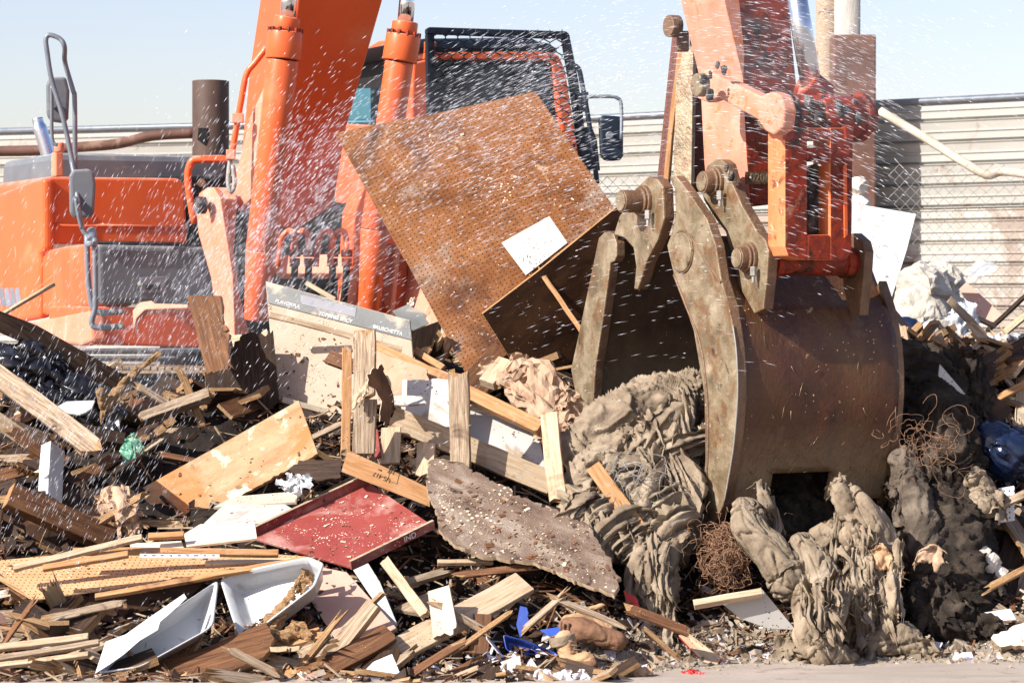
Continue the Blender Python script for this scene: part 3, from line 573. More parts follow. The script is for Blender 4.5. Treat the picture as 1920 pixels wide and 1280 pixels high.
for x in (549, 620):
    for dx in (0, 26):
        up = ex("hydraulic_elbow", M['orange'], lambda b: b.tube([P(x + dx - 28, 500, 17.1), P(x + dx - 22, 450, 17.1), P(x + dx - 8, 433, 17.1), P(x + dx + 2, 440, 17.05), P(x + dx + 4, 470, 17.0)], .019, 8, 4), 0)
        ex("hose_nut", M['orangegrime_shade'], lambda b: (b.cyl(P(x + dx + 4, 468, 17), P(x + dx + 4, 482, 17), .038, seg=6, smooth=False), b.cyl(P(x + dx + 4, 484, 17), P(x + dx + 4, 499, 17), .034, seg=6, smooth=False)), .003, up)
        ex("hose", M['rubber'], lambda b: b.tube([P(x + dx + 4, 499, 17), P(x + dx + 2, 530, 17.0), P(x + dx - 4, 590, 17.1)], .022, 8, 3), 0, up)
# mirrors and rails on the near flank
ex("hand_rail", M['rail'], lambda b: (b.tube([P(137, 310, 17.5), P(118, 220, 17.5), P(97, 150, 17.5), P(88, 95, 17.5), P(86, 74, 17.5), P(93, 66, 17.5), P(112, 73, 17.5), P(121, 88, 17.5), P(122, 118, 17.6), P(137, 170, 17.6), P(140, 190, 17.6), P(141, 320, 17.6)], .016, 10, 5),
    b.tube([P(134, 300, 17.5), P(142, 345, 17.4), P(148, 395, 17.3), P(155, 430, 17.3), P(165, 442, 17.3)], .016, 8, 4),
    b.tube([P(163, 440, 17.3), P(165, 520, 17.3), P(170, 560, 17.3), P(175, 578, 17.3), P(190, 586, 17.3), P(228, 582, 17.3)], .019, 8, 4),
    b.tube([P(178, 446, 17.2), P(179, 560, 17.2), P(178, 580, 17.2), P(172, 604, 17.2), P(182, 614, 17.2), P(228, 612, 17.2)], .018, 8, 4)), 0)
ex("rail_foot", M['rail'], pl([(186, 580), (232, 580), (236, 589), (190, 593)], (210, 586, 17.1), F, .02), .004); ex("rail_foot", M['rail'], pl([(186, 608), (232, 606), (236, 616), (190, 620)], (210, 612, 17.1), F, .02), .004)
for q in ((212, 583), (226, 583), (212, 611), (226, 611)): ex("rail_bolt", M['wire'], lambda b: b.cyl(P(*q, 17.1), P(*q, 17.03), .013), .002)
ex("rail_joint", M['rail'], lambda b: (b.cyl(P(172, 434, 17.4), P(172, 452, 17.2), .032), b.cyl(P(171, 452, 17.2), P(171, 462, 17.2), .04)), .004)
def mirror(pts, c, arm, m='greymetal'):
    o = ex("wing_mirror", M[m], pl(pts, c, V((.25, -1, .05)), .05), .025, seg=3)
    ex("mirror_arm", M['rail'], lambda b: b.tube([P(*q) for q in arm], .012, 8, 4), 0, o)
    ex("mirror_ball", M['rail'], lambda b: b.cyl(P(c[0] - 3, c[1] + 4, c[2] - .07), P(c[0] - 3, c[1] + 4, c[2] - .0), .026), .006, o)
mirror([(92, 145), (124, 143), (131, 170), (129, 222), (122, 231), (97, 228), (88, 218), (87, 160)], (104, 192, 17.7), [(97, 160, 17.6), (97, 200, 17.6), (98, 262, 17.6), (108, 272, 17.6)])
mirror([(136, 318), (168, 316), (177, 324), (180, 345), (177, 400), (168, 408), (140, 409), (131, 400), (130, 330)], (146, 372, 17.35), [(142, 372, 17.25), (146, 400, 17.25), (153, 430, 17.25)])
ex("mirror_post", M['orangedusty_lit'], lambda b: (b.plate([(104, 285), (118, 285), (120, 331), (104, 331)], (110, 310, 18.2), F, .1), b.cyl(P(110, 268, 18.1), P(112, 286, 18.1), .035)), .01)
# cab
CF = P(930, 200, 18.7)
cab = ex("cab", M['orange'], lambda b: (
    b.plate([(795, 98), (1025, 96), (1048, 104), (1050, 116), (795, 112)], CF, F, .12),
    b.plate([(1022, 100), (1048, 104), (1060, 130), (1078, 240), (1098, 345), (1110, 440), (1085, 440), (1068, 330), (1048, 200), (1036, 125)], CF, F, .12),
    b.plate([(776, 118), (800, 112), (812, 440), (780, 440), (772, 200)], CF, F, .12),
    b.plate([(780, 345), (1110, 345), (1115, 470), (780, 470)], CF - F * .01, F, .1),
    b.plate([(684, 108), (690, 88), (710, 76), (800, 78), (795, 100), (712, 104)], hit(795, 100, CF, F), L, .08),
    b.plate([(640, 232), (795, 240), (795, 440), (625, 400)], hit(795, 100, CF, F), L, .08)), .012)
ex("roof", M['guard'], lambda b: b.poly([hit(x, y, CF, F) for x, y in ((742, 80), (800, 72), (985, 70), (1035, 82), (1052, 98), (790, 99))], -F * 1.7), .03, cab)
ex("rear_frame", M['seat'], lambda b: [b.plate(q, CF - F * 1.6, F, .05) for q in (
    [(700, 95), (1010, 95), (1010, 150), (700, 168)], [(700, 168), (742, 168), (742, 440), (700, 440)], [(788, 168), (862, 160), (862, 440), (800, 440)],
    [(888, 157), (920, 155), (920, 440), (888, 440)], [(945, 152), (1010, 150), (1060, 440), (945, 440)], [(742, 300), (800, 300), (800, 440), (742, 440)], [(862, 215), (888, 215), (888, 440), (862, 440)], [(920, 200), (945, 200), (945, 440), (920, 440)])], 0, cab)
ex("seat", M['seat'], lambda b: (b.plate([(850, 240), (856, 160), (868, 130), (905, 126), (922, 150), (930, 240)], CF - F * 1.0, F, .15), b.plate([(870, 130), (874, 105), (900, 103), (906, 128)], CF - F * 1.0, F, .1)), .03, cab)
ex("visor", M['black'], pl([(670, 112), (795, 112), (792, 164), (656, 166)], hit(795, 100, CF, F) - L * .02, L, .01), 0, cab)
ex("side_window", M['glass'], pl([(656, 166), (792, 164), (795, 240), (642, 234)], hit(795, 100, CF, F) - L * .03, L, .008), 0, cab)
ex("windscreen", M['glassdark'], pl([(801, 113), (1040, 117), (1066, 345), (806, 345)], CF - F * .06, F, .008), 0, cab)
G0 = P(940, 200, 18.25)
gd = ex("cab_guard", M['guard'], lambda b: (
    b.plate([(802, 55), (808, 51), (1062, 59), (1068, 64), (1070, 74), (802, 64)], G0, F, .05),
    b.plate([(802, 64), (815, 65), (822, 330), (806, 330)], G0, F, .05),
    b.plate([(1057, 72), (1070, 74), (1085, 150), (1118, 400), (1104, 400), (1072, 160)], G0, F, .05),
    b.tube([P(1068, 122, 18.2), P(1084, 128, 18.2), P(1092, 160, 18.2), P(1106, 240, 18.2), P(1120, 345, 18.2)], .018, 8, 4),
    b.plate([(1086, 175), (1104, 172), (1104, 190), (1100, 210), (1090, 208)], G0 + F * .05, F, .05),
    b.plate([(1090, 240), (1110, 236), (1120, 262), (1126, 320), (1104, 320)], G0, F, .05)), .006)
def hexmesh(b):
    cw, chh = 11.5, 24
    for i in range(24):
        x = 818 + i * cw
        for j in range(26):
            y = 56 + j * chh / 2; xm = 1060 + max(0, y - 60) * .19
            if y > 340 or x > xm: continue
            d = -cw / 2 if (j + i) % 2 else cw / 2; d2 = -d
            pts = [(x + d, y), (x + d, y + chh * .22), (x + d2, y + chh * .5)]
            b.tube([hit(px, py, G0 + F * .02, F) for px, py in pts], .0062, 4, 1)
ex("mesh_screen", M['guard'], hexmesh, 0, gd)
mirror([(1129, 216), (1164, 217), (1170, 226), (1170, 292), (1164, 301), (1137, 302), (1127, 292), (1124, 224)], (1146, 250, 18.1), [(1100, 182, 18.1), (1140, 181, 18.1), (1157, 184, 18.1), (1165, 198, 18.1), (1165, 262, 18.05)], 'guard')
# stick
S0 = P(1430, 150, 13.15)
stick = ex("stick", M['orangegrime_shade'], pl([(1345, -70), (1470, -70), (1478, 0), (1494, 160), (1480, 380), (1408, 388), (1400, 300), (1392, 140), (1358, 0)], S0, F, .40, 1), .008)
stick.data.materials.append(M['pinklink'])  # side faces painted paler to carry the sunlight
ex("weld_strip", M['pinklink'], pl([(1345, -70), (1378, -70), (1386, 0), (1396, 100), (1394, 150), (1391, 140), (1358, 0)], S0 + F * .008, F, .01), .002, stick)
ex("cast_number", M['lugdark'], lambda b: b.plate([(1398, 322), (1470, 322), (1470, 345), (1398, 345)], S0 + F * .004, F, .006), 0, stick)
def ftext(nm, s, px, py, ref, size, m, parent):
    cu = bpy.data.curves.new(nm, 'FONT'); cu.body = s; cu.size = size; cu.extrude = .002; cu.align_x = 'CENTER'; cu.align_y = 'CENTER'
    t = bpy.data.objects.new("tmp", cu); COL.objects.link(t); me = bpy.data.meshes.new_from_object(t.evaluated_get(bpy.context.evaluated_depsgraph_get())); bpy.data.objects.remove(t)
    me.materials.clear(); me.materials.append(m); p = hit(px, py, ref, F)
    X = -L; fr = Matrix(((X.x, 0, F.x, p.x), (X.y, 0, F.y, p.y), (X.z, 1, F.z, p.z), (0, 0, 0, 1)))
    me.transform(fr); o = bpy.data.objects.new(nm, me); COL.objects.link(o); o.parent = parent; o.matrix_parent_inverse = Matrix.Translation(wm(parent).translation).inverted()
ftext("lettering", "020620", 1434, 334, S0 + F * .014, .055, M['lug'], stick)
ex("roller_boss", M['lugdark'], lambda b: (b.cyl(P(1272, 50, 13.6), P(1272, 50, 13.6) + L * .06, .055), b.box(P(1280, 78, 13.65), V((.03, 0, 0)), V((0, .03, 0)), V((0, 0, .05)))), .006)
rodc = ex("stick_cylinder_eye", M['orangegrime_shade'], lambda b: b.cyl(P(1508, 155, 12.85), P(1545, 185, 12.9), .075), .006)
ex("rod", M['bluechrome'], lambda b: b.cyl(P(1484, -60, 12.85), P(1521, 160, 12.85), 20 * 12.85 / FP, seg=32), 0, rodc)
a0 = P(1452, 215, 12.72); a1 = a0 - L * .50
bar = ex("cross_barrel", M['orangegrime_shade'], lambda b: (b.cyl(a0, a1, .098), b.cyl(a0 - L * .02, a0 - L * .05, .115), b.cyl(a1 + L * .05, a1 + L * .02, .118), b.cyl(a1, a1 - L * .03, .075), b.cyl(a0 - L * .22, a0 - L * .30, .108)), .006)
for k in range(16):
    mb = MB(); q = a0 - L * random.uniform(.03, .48); t_ = random.uniform(-.4, 1.2); q += (F * math.cos(t_) + Z * math.sin(t_)) * .095
    px = 960 + q.x * FP / q.y; py = HZ - (q.z - EYE) * FP / q.y; lump_into(mb, [(px, py, q.y, random.uniform(5, 11))], .008, 30, 2, .006, seed=k); mb.build("grease_clump", M['grease'], bar)
lk = ex("side_link", M['pinklink'], pl([(1302, 170), (1304, 142), (1314, 130), (1328, 130), (1345, 142), (1425, 180), (1445, 172), (1462, 178), (1470, 205), (1466, 240), (1450, 254), (1434, 246), (1420, 225), (1345, 183), (1325, 192), (1308, 186)], (1390, 185, 12.62), L, .07), .012, seg=3)
ex("link_boss", M['lug'], lambda b: b.cyl(P(1322, 160, 12.72), P(1322, 160, 12.72) + L * .05, .055), .01, lk); ex("link_boss", M['lug'], lambda b: b.cyl(P(1446, 214, 12.60), P(1446, 214, 12.60) + L * .04, .072), .01, lk)
for (x, y) in ((1318, 148), (1332, 140), (1330, 178), (1446, 188), (1452, 240), (1438, 236), (1345, 122), (1358, 132), (1362, 316), (1372, 330)): mb = MB(); lump_into(mb, [(x, y, 12.66 if y < 250 else 12.9, random.uniform(5, 9))], .008, 30, 2, .006, seed=x); mb.build("grease_clump", M['grease'], lk)
Y0 = P(1535, 360, 12.62)
yk = ex("yoke_link", M['orangegrime_shade'], lambda b: [b.plate(q, Y0, F, .15, 1) for q in (
    [(1472, 240), (1514, 240), (1514, 488), (1478, 480), (1472, 462)], [(1557, 240), (1600, 240), (1597, 470), (1590, 484), (1557, 488)],
    [(1515, 240), (1556, 240), (1556, 262), (1515, 262)], [(1515, 277), (1556, 277), (1556, 297), (1515, 299)], [(1515, 440), (1556, 440), (1556, 487), (1515, 487)])], .006)
yk.data.materials.append(mat('worn_lit_yoke_edge', [(.50, .13, .045), (.62, .22, .10)], 8, (1, 1, .3), .55, bump=.3, spot=[((.16, .06, .03), 10, .58, .08), ((.60, .42, .28), 20, .62, .05)]))  # brighter worn paint on the sides, sunlight put into the colour
ex("back_web", M['grease'], pl([(1516, 312), (1556, 300), (1556, 440), (1516, 440)], Y0 - F * .10, F, .03), .003, yk)
for q in ([(1474, 236), (1492, 236), (1490, 262), (1474, 262)], [(1584, 236), (1602, 236), (1600, 268), (1586, 262)], [(1515, 298), (1556, 298), (1556, 303), (1515, 303)]): ex("yoke_rib", M['orangegrime_shade'], pl(q, Y0 + F * .012, F, .03), .004, yk)
ex("slot_lit_strip", M['orange'], pl([(1582, 312), (1588, 306), (1590, 440), (1584, 446)], Y0 + F * .01, F, .01), .002, yk)  # bright strip painted for the sunlit inner face of the rail
ex("slot_grease", M['grease'], lambda b: (lump_into(b, [(1547, 318, 12.78, 9), (1545, 360, 12.78, 8), (1543, 420, 12.78, 7)], .01, 20, 2, .006)), 0, yk)
# clam bucket
Q2 = P(1320, 700, 12.95); WB = .893
up2 = [(1255, 332), (1267, 330), (1280, 345), (1325, 410), (1342, 460), (1352, 525), (1367, 577)]
prof2 = [(1367, 577), (1374, 610), (1380, 650), (1383, 700), (1383, 745), (1380, 790), (1375, 840), (1367, 890), (1357, 945)]
inn2 = [(1330, 1000), (1312, 1005), (1316, 940), (1322, 860), (1320, 740), (1300, 620), (1262, 512), (1250, 460), (1260, 435), (1267, 400), (1265, 355)]
def drum(b):
    A = [hit(x, y, Q2, L) for x, y in prof2]; A = spline(A, 4); back = [hit(x, y, Q2, L) for x, y in ((1362, 570), (1350, 545), (1335, 500), (1322, 470))]
    A = [back[3], back[2], back[1], back[0]] + A; n = len(A); nv = 30; g = []; g2 = []
    for i, p in enumerate(A):
        d = (A[min(i + 1, n - 1)] - A[max(0, i - 1)]); nn = d.cross(L).normalized()
        if nn.dot(F) < 0: nn = -nn
        g.append([b.bm.verts.new(p - L * WB * j / nv + nn * .002 * noise.noise((p - L * WB * j / nv) * 4)) for j in range(nv + 1)]); g2.append([b.bm.verts.new(p - L * WB * j / nv - nn * .025) for j in range(nv + 1)])
    cut = lambda i, j: i >= n - 5 and 8 <= j < 19
    for i in range(n - 1):
        for j in range(nv):
            if cut(i, j): continue
            b.bm.faces.new((g[i][j], g[i][j + 1], g[i + 1][j + 1], g[i + 1][j])).smooth = True
            b.bm.faces.new((g2[i][j], g2[i + 1][j], g2[i + 1][j + 1], g2[i][j + 1])).smooth = True
    e = [x for x in b.bm.edges if x.is_boundary]
    for i in range(n - 1):
        b.bm.faces.new((g[i][nv], g2[i][nv], g2[i + 1][nv], g[i + 1][nv]))
    for j in range(nv):
        k = n - 1 if not cut(n - 2, j) else n - 5
        b.bm.faces.new((g[k][j], g[k][j + 1], g2[k][j + 1], g2[k][j]))
    for jj in (8, 19):
        for i in range(n - 5, n - 1): b.bm.faces.new((g[i][jj], g[i + 1][jj], g2[i + 1][jj], g2[i][jj]))
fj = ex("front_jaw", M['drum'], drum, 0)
ex("side_plate", [M['lug'], M['lugdark']], pl(up2 + prof2 + inn2, Q2 + L * .012, L, .05, 1), .006, fj)
ex("worn_edge", M['wire'], lambda b: b.tube([hit(x, y, Q2 + L * .014, L) for x, y in prof2[1:]], .004, 6, 3), 0, fj)
for k in range(26):                         # bright gouges and scratches
    u_ = random.uniform(.05, .85); i_ = random.randint(2, 7); p_ = hit(*prof2[i_], Q2, L) - L * WB * u_ + F * .004; dz_ = random.uniform(.01, .07) * (1 if k % 3 else .3); ex("scratch", M['lug'], lambda b: b.tube([p_, p_ + (hit(*prof2[i_ - 1], Q2, L) - hit(*prof2[i_], Q2, L)).normalized() * dz_ - L * random.uniform(-.03, .03)], random.uniform(.0008, .0022), 4, 1), 0, fj)
fs = MB(); o_ = [hit(x, y, Q2, L) - L * (WB - .012) for x, y in up2[5:] + prof2 + [(1330, 1000), (1322, 860), (1320, 740), (1310, 620)]]; fs.poly(o_, -L * .045, 0); fs.build("side_plate", M['lugdark'], fj, .004)
ex("inner_plate", M['lugdark'], pl(up2 + [(1367, 600), (1330, 600), (1262, 512), (1250, 460), (1260, 435), (1267, 400), (1265, 355)], hit(1300, 450, Q2, L) - L * .10, L, .04), .004, fj)
c_ = hit(1280, 472, Q2 + L * .012, L)
ex("round_boss", M['lug'], lambda b: (b.cyl(c_, c_ + L * .012, .095, seg=36),), .004, fj)
ex("weld_bead", M['lugdark'], lambda b: (b.tube([hit(x, y, Q2 + L * .013, L) for x, y in ((1296, 445), (1318, 480), (1335, 505), (1352, 530))], .006, 6, 3), b.tube([hit(x, y, Q2 + L * .013, L) for x, y in ((1264, 515), (1285, 570), (1312, 640), (1326, 740), (1327, 860), (1320, 960))], .007, 6, 4),
    b.tube([c_ + L * .003 + (F * math.cos(k / 12 * 6.2832) + Z * math.sin(k / 12 * 6.2832)) * .1 for k in range(13)], .005, 6, 3)), 0, fj)
L3 = P(1395, 450, 12.84)
lg = ex("pin_lug", [M['lug'], M['lugdark']], pl([(1325, 312), (1340, 299), (1352, 299), (1362, 307), (1372, 342), (1392, 387), (1420, 435), (1435, 450), (1441, 470), (1438, 520), (1431, 580), (1414, 588), (1385, 537), (1360, 435), (1342, 412), (1320, 377), (1312, 350)], L3, L, .055, 1), .006, fj)
lg2 = MB(); lg2.poly([hit(x, y, L3, L) - L * .53 for x, y in ((1395, 440), (1420, 435), (1436, 450), (1441, 470), (1438, 520), (1431, 592), (1414, 592), (1402, 540))], -L * .05, 0); lg2.build("pin_lug", M['lugdark'], fj, .004)
b0 = hit(1418, 490, L3, L) - L * .05
ex("bush_tube", M['orangegrime_shade'], lambda b: (b.cyl(b0, b0 - L * .50, .066), b.cyl(b0 - L * .03, b0 - L * .07, .078), b.cyl(b0 - L * .42, b0 - L * .46, .078)), .006, fj)
ex("top_shade_block", M['black'], lambda b: (b.box(hit(1372, 545, L3, L) - L * .30 - F * .1, L * .24, F * .12, Z * .055), b.box(hit(1372, 555, L3, L) - L * .33 + F * .05, L * .06, F * .01, Z * .02)), .02, fj)  # added black blocks: shadow under tube and lugs put into their colour
def pin(px, py, ref, n1, r, par):
    c = hit(px, py, ref, L)
    ex("pin", M['lugdark'], lambda b: (b.cyl(c - L * .02, c + L * n1, r, seg=28), b.cyl(c - L * .01, c + L * .02, r * 1.45, seg=28), b.cyl(c + L * .02, c + L * .035, r * 1.25, seg=28)), .005, par)
    ex("pin_face", M['lug'], lambda b: b.cyl(c + L * n1, c + L * (n1 + .006), r * .86), .003, par)
    q = hit(px + 17, py + 28, ref, L)
    ex("lock_bolt", M['wire'], lambda b: (b.cyl(q + L * .03 + Z * .03, q + L * .03 - Z * .012, .016, seg=6, smooth=False), b.cyl(q + L * .03 - Z * .01, q + L * .03 - Z * .045, .008, seg=10)), .001, par)
pin(1343, 342, L3, .08, .052, fj); pin(1406, 484, L3, .07, .052, fj)
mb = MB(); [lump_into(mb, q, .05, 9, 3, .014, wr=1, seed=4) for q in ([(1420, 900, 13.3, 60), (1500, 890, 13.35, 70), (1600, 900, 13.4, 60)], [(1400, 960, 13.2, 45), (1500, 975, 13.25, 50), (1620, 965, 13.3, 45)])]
tag(mb.build("dark_notch_lump", M['muddark']), "dark packed load of fibre seen through the opening in the bucket's bottom", "dark filler")  # dark lump added so the bucket opening looks shaded
R1 = hit(1115, 600, Q2, L); R2 = P(1200, 430, 13.42)
def rear(b):
    A = spline([hit(x, y, R1, L) for x, y in ((1160, 440), (1143, 500), (1130, 600), (1116, 690), (1109, 790), (1112, 880))], 6); n = len(A); nv = 20
    g = [[b.bm.verts.new(p - L * WB * j / nv + F * .002 * noise.noise((p - L * WB * j / nv) * 5)) for j in range(nv + 1)] for p in A]; g2 = [[b.bm.verts.new(p - L * WB * j / nv - F * .03) for j in range(nv + 1)] for p in A]
    for i in range(n - 1):
        for j in range(nv):
            b.bm.faces.new((g[i][j], g[i][j + 1], g[i + 1][j + 1], g[i + 1][j])).smooth = True; b.bm.faces.new((g2[i][j], g2[i + 1][j], g2[i + 1][j + 1], g2[i][j + 1])).smooth = True
    for j in range(nv): b.bm.faces.new((g[0][j], g2[0][j], g2[0][j + 1], g[0][j + 1]))
rj = ex("rear_jaw", M['jawin'], rear, 0)
ex("side_plate", [M['lug'], M['lugdark']], pl([(1132, 436), (1141, 433), (1150, 438), (1156, 455), (1156, 480), (1152, 490), (1144, 493), (1141, 520), (1130, 600), (1116, 690), (1110, 790), (1108, 850), (1088, 780), (1074, 715), (1070, 692), (1090, 600), (1115, 480), (1122, 446)], R1 + L * .01, L, .05, 1), .006, rj)
ex("pin_lug", [M['lug'], M['lugdark']], pl([(1150, 440), (1160, 407), (1175, 385), (1188, 365), (1200, 345), (1215, 331), (1232, 335), (1243, 350), (1245, 410), (1233, 450), (1211, 492), (1203, 520), (1195, 543), (1188, 542), (1192, 500), (1187, 465), (1170, 446)], R2, L, .06, 1), .008, rj)
ex("pin_lug", M['lugdark'], pl([(1175, 385), (1188, 365), (1200, 345), (1215, 331), (1232, 335), (1243, 350), (1245, 410), (1233, 450), (1190, 450)], R2 - L * .14, L, .05), .008, rj)
pin(1208, 378, R2, .13, .055, rj)
#@@DEBRIS
NL = (-.3, -.72, .62); NU_ = (-.12, -.5, .86); NF = (-.15, -.95, .28); ND = (.55, -.83, -.05); NS = (-.75, -.6, .3)
J = lambda *a: a
# ---- large boards around the middle
pb = slab("pegboard", "big tilted brown pegboard sheet full of small holes, in front of the cab", "pegboard", [(628, 250), (640, 247), (760, 222), (772, 223), (1000, 172), (1006, 174), (1010, 180), (1215, 485), (880, 712), (760, 486), (756, 482)], 15.0, (-.10, -.86, .50), .006, M['peg'], M['pale'], bevel=0, jag=(0, 4, 5), amp=.003)
tg = MB(); tg.plate([(967, 388), (978, 386), (982, 402), (971, 405)], (974, 395, 14.97), (-.10, -.86, .50), .003); tg.build("tag", M['clear'], pb)
slab("plywood_sheet", "dark brown wet plywood sheet leaning under the small white tile", "plywood", [(905, 588), (1010, 508), (1172, 376), (1200, 430), (1105, 610), (1060, 700), (968, 690)], 14.35, (.30, -.92, -.22), .018, M['darkply'], M['orangewood'])
beam("wood_batten", "thin split batten nailed across the dark plywood sheet", "batten", (1010, 505, 14.3), (1092, 622, 14.15), 9, (.2, -.9, .1), .012, M['orangewood'], jag=.02)
slab("white_tile", "small speckled white square panel resting on the pegboard", "panel", [(940, 455), (1030, 405), (1064, 455), (986, 516)], 14.5, (-.25, -.85, .45), .018, M['white'], M['orangewood'])
slab("plywood_offcut", "narrow olive brown board wedged below the dark plywood sheet", "board", [(868, 702), (930, 640), (948, 690), (905, 745), (880, 730)], 14.2, (.2, -.95, .2), .018, M['brownwood'], M['cream'])
slab("plank", "slanted red brown plank between the grey sign and the pegboard", "plank", [(803, 668), (838, 612), (850, 640), (822, 690)], 14.5, (-.3, -.9, .3), .02, M['orangewood'])
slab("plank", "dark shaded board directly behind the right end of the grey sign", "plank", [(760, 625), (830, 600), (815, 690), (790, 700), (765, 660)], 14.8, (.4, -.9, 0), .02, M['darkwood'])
sg = slab("sign_board", "beige board with a grey glossy lettered strip along its top edge", "sign board", [(498, 527), (768, 600), (776, 690), (640, 865), (528, 800), (512, 690)], 14.25, (-.22, -.93, .30), .02, M['beige'], M['cream'])
hd = MB(); hd.plate([(499, 528), (768, 601), (772, 637), (503, 568)], WM[sg.name].translation + V((-.22, -.93, .30)).normalized() * .008, (-.22, -.93, .30), .008); hd.build("glossy_strip", M['grey'], sg, .001)
tr = local_rot(sg, (503, 566), (772, 635))
pan = MB(); pan.plate([(562, 552), (668, 577), (666, 594), (566, 570)], WM[sg.name].translation + V((-.22, -.93, .30)).normalized() * .010, (-.22, -.93, .30), .003); pan.build("grey_panel", mat('sign_grey_panel', [(.20, .20, .23), (.25, .25, .28)], 4, rough=.4, bump=.05), sg)
for i, (s_, px, py) in enumerate((("FLAVORFUL", 541, 571), ("TOPPING SPICY", 630, 596), ("BRUSCHETTA", 728, 620))):
    lx, ly = local(sg, px, py); text("lettering", s_, sg, lx, ly, .026, M['inkwhite'], tr, .0095, 1.05)
for i, (q, k) in enumerate((((505, 590), (770, 660)), ((530, 748), (645, 780)))):
    beam("trim_strip", None, None, (*q, 14.15), (*k, 14.2), 11, (-.22, -.93, .30), .02, M['cream'] if i else M['pale'], parent=sg)
slab("sign_scrap", "speckled grey torn corner piece right of the lettered sign", "board", [(735, 583), (765, 570), (800, 590), (805, 606), (770, 622), (755, 608)], 14.35, (-.1, -.95, .3), .006, M['grey'], M['cream'], jag=(1, 2), amp=.008)
beam("wood_strip", "thin pale stick poking up behind the grey sign strip", "stick", (574, 530, 14.6), (628, 562, 14.5), 9, NF, .012, M['pale'])
rag("foam_scrap", "white torn foam scrap lying between the sign and the pegboard", "scrap", 770, 572, 14.5, .055, .35, M['cream'], amp=.25, thick=.006)
slab("plywood_board", "upright brown plywood board with torn orange fibres on its right edge", "board", [(350, 554), (414, 554), (424, 610), (438, 690), (388, 702)], 14.0, (-.25, -.9, .35), .03, M['brownwood'], M['pale'], jag=(1, 2, 3), amp=.02)
slab("plywood_board", "wide dark brown board standing left of the beige sign board", "board", [(384, 698), (440, 640), (470, 622), (512, 618), (524, 752), (470, 800), (394, 842)], 14.12, (.15, -.97, .12), .03, M['darkwood'], M['bark'], jag=(0, 1, 2), amp=.025)
slab("plank", "torn yellow plank end behind the two brown plywood boards", "plank", [(432, 625), (470, 630), (500, 616), (503, 660), (440, 665)], 14.4, NL, .02, M['pale'], M['bark'], jag=(0, 1, 2), amp=.02)
slab("painted_board", "wide peeling orange and cream painted board slanting up to the right", "board", [(265, 915), (410, 835), (560, 750), (596, 850), (345, 985), (272, 998)], 13.25, (-.25, -.80, .55), .02, M['peel'], M['orangewood'], jag=(3,), amp=.005)
# ---- pallet and the boards round it
GRP = "boards of the broken pallet"
slab("pallet_stringer", "orange pallet beam stamped with dark letters, above the red tray", "beam", [(652, 843), (806, 915), (806, 950), (640, 884)], 12.95, (-.1, -.98, .12), .07, M['orangewood'], M['weather'], GRP)
st = bpy.data.objects["pallet_stringer"]; tr = local_rot(st, (652, 860), (800, 925)) + math.pi
for s_, px, py, h in (("US-417", 714, 888, .030), ("HT", 731, 887, .026), ("IPPC", 708, 878, .012)):
    if s_ == "HT": lx, ly = local(st, 733, 884)
    elif s_ == "US-417": lx, ly = local(st, 716, 894)
    else: lx, ly = local(st, 712, 880)
    text("stamp", s_, st, lx, ly, h, M['ink'], tr, .0008)
b = MB()
q = [local(st, x, y) for x, y in ((733, 877), (750, 884), (744, 907), (727, 900))]
for i in range(4):
    a_, c_ = q[i], q[(i + 1) % 4]; b.tube([WM[st.name] @ V((*a_, .001)), WM[st.name] @ V((*c_, .001))], .001, 4, 1)
b.build("stamp_border", M['ink'], st)
beam("pallet_post", "upright weathered pallet board with a split bark top, tallest of the pallet", "board", (681, 622, 13.3), (680, 745, 13.15), 42, (-.25, -.93, .25), .03, M['weather'], GRP, M['bark'], jag=.03)
beam("pallet_post", "grey pallet board standing on the stamped orange beam", "board", (683, 748, 13.02), (680, 850, 12.98), 42, (-.2, -.95, .2), .03, M['weather'], GRP, M['pale'])
beam("pallet_post", "speckled upright post in front of the white panel", "board", (858, 700, 13.1), (862, 875, 13.05), 38, (-.25, -.93, .25), .035, M['weather'], GRP, M['bark'], jag=.02)
beam("pallet_post", "upright pale board leaning at the left of the muddy cloth heap", "board", (1028, 775, 13.2), (1046, 935, 12.85), 33, (-.2, -.93, .3), .025, M['pale'], GRP, M['orangewood'], jag=.01)
beam("pallet_board", "narrow orange board edge left of the tall split pallet board", "board", (650, 650, 13.45), (648, 850, 13.2), 18, (.1, -.98, .1), .05, M['orangewood'], GRP, M['pale'], jag=.03)
beam("pallet_board", "short pale upright board right of the red strip", "board", (732, 800, 13.2), (730, 868, 13.1), 37, NF, .02, M['pale'], GRP)
beam("pallet_board", "short pale upright board right of the dark gap", "board", (800, 830, 13.2), (796, 890, 13.1), 34, NF, .02, M['pale'], GRP, jag=.01)
beam("red_strip", "thin red painted strip between two pallet boards", "strip", (702, 805, 13.2), (708, 856, 13.1), 12, NF, .02, M['red'])
beam("pale_beam", "long clean pale beam running down right under the white panel", "beam", (735, 782, 13.25), (1035, 905, 13.15), 44, (-.15, -.95, .3), .05, M['pale'], "long beams of the heap", M['weather'])
beam("molding", "long reddish brown molding running down to the right behind the pallet", "molding", (700, 650, 13.75), (1012, 800, 13.35), 26, (-.2, -.85, .5), .05, M['orangewood'], "long beams of the heap")
beam("molding", "pale pink edged rail just above the long reddish molding", "molding", (668, 640, 13.82), (870, 720, 13.6), 16, (-.2, -.8, .6), .03, M['pink'], "long beams of the heap")
beam("molding", "short orange batten stub crossing behind the tall split pallet board", "batten", (614, 665, 13.6), (668, 688, 13.5), 26, (-.1, -.9, .4), .03, M['brownwood'])
beam("rail", "thin brown rail below the grey sign's right end", "rail", (775, 655, 14.3), (830, 690, 14.1), 12, (-.2, -.85, .5), .02, M['orangewood'])
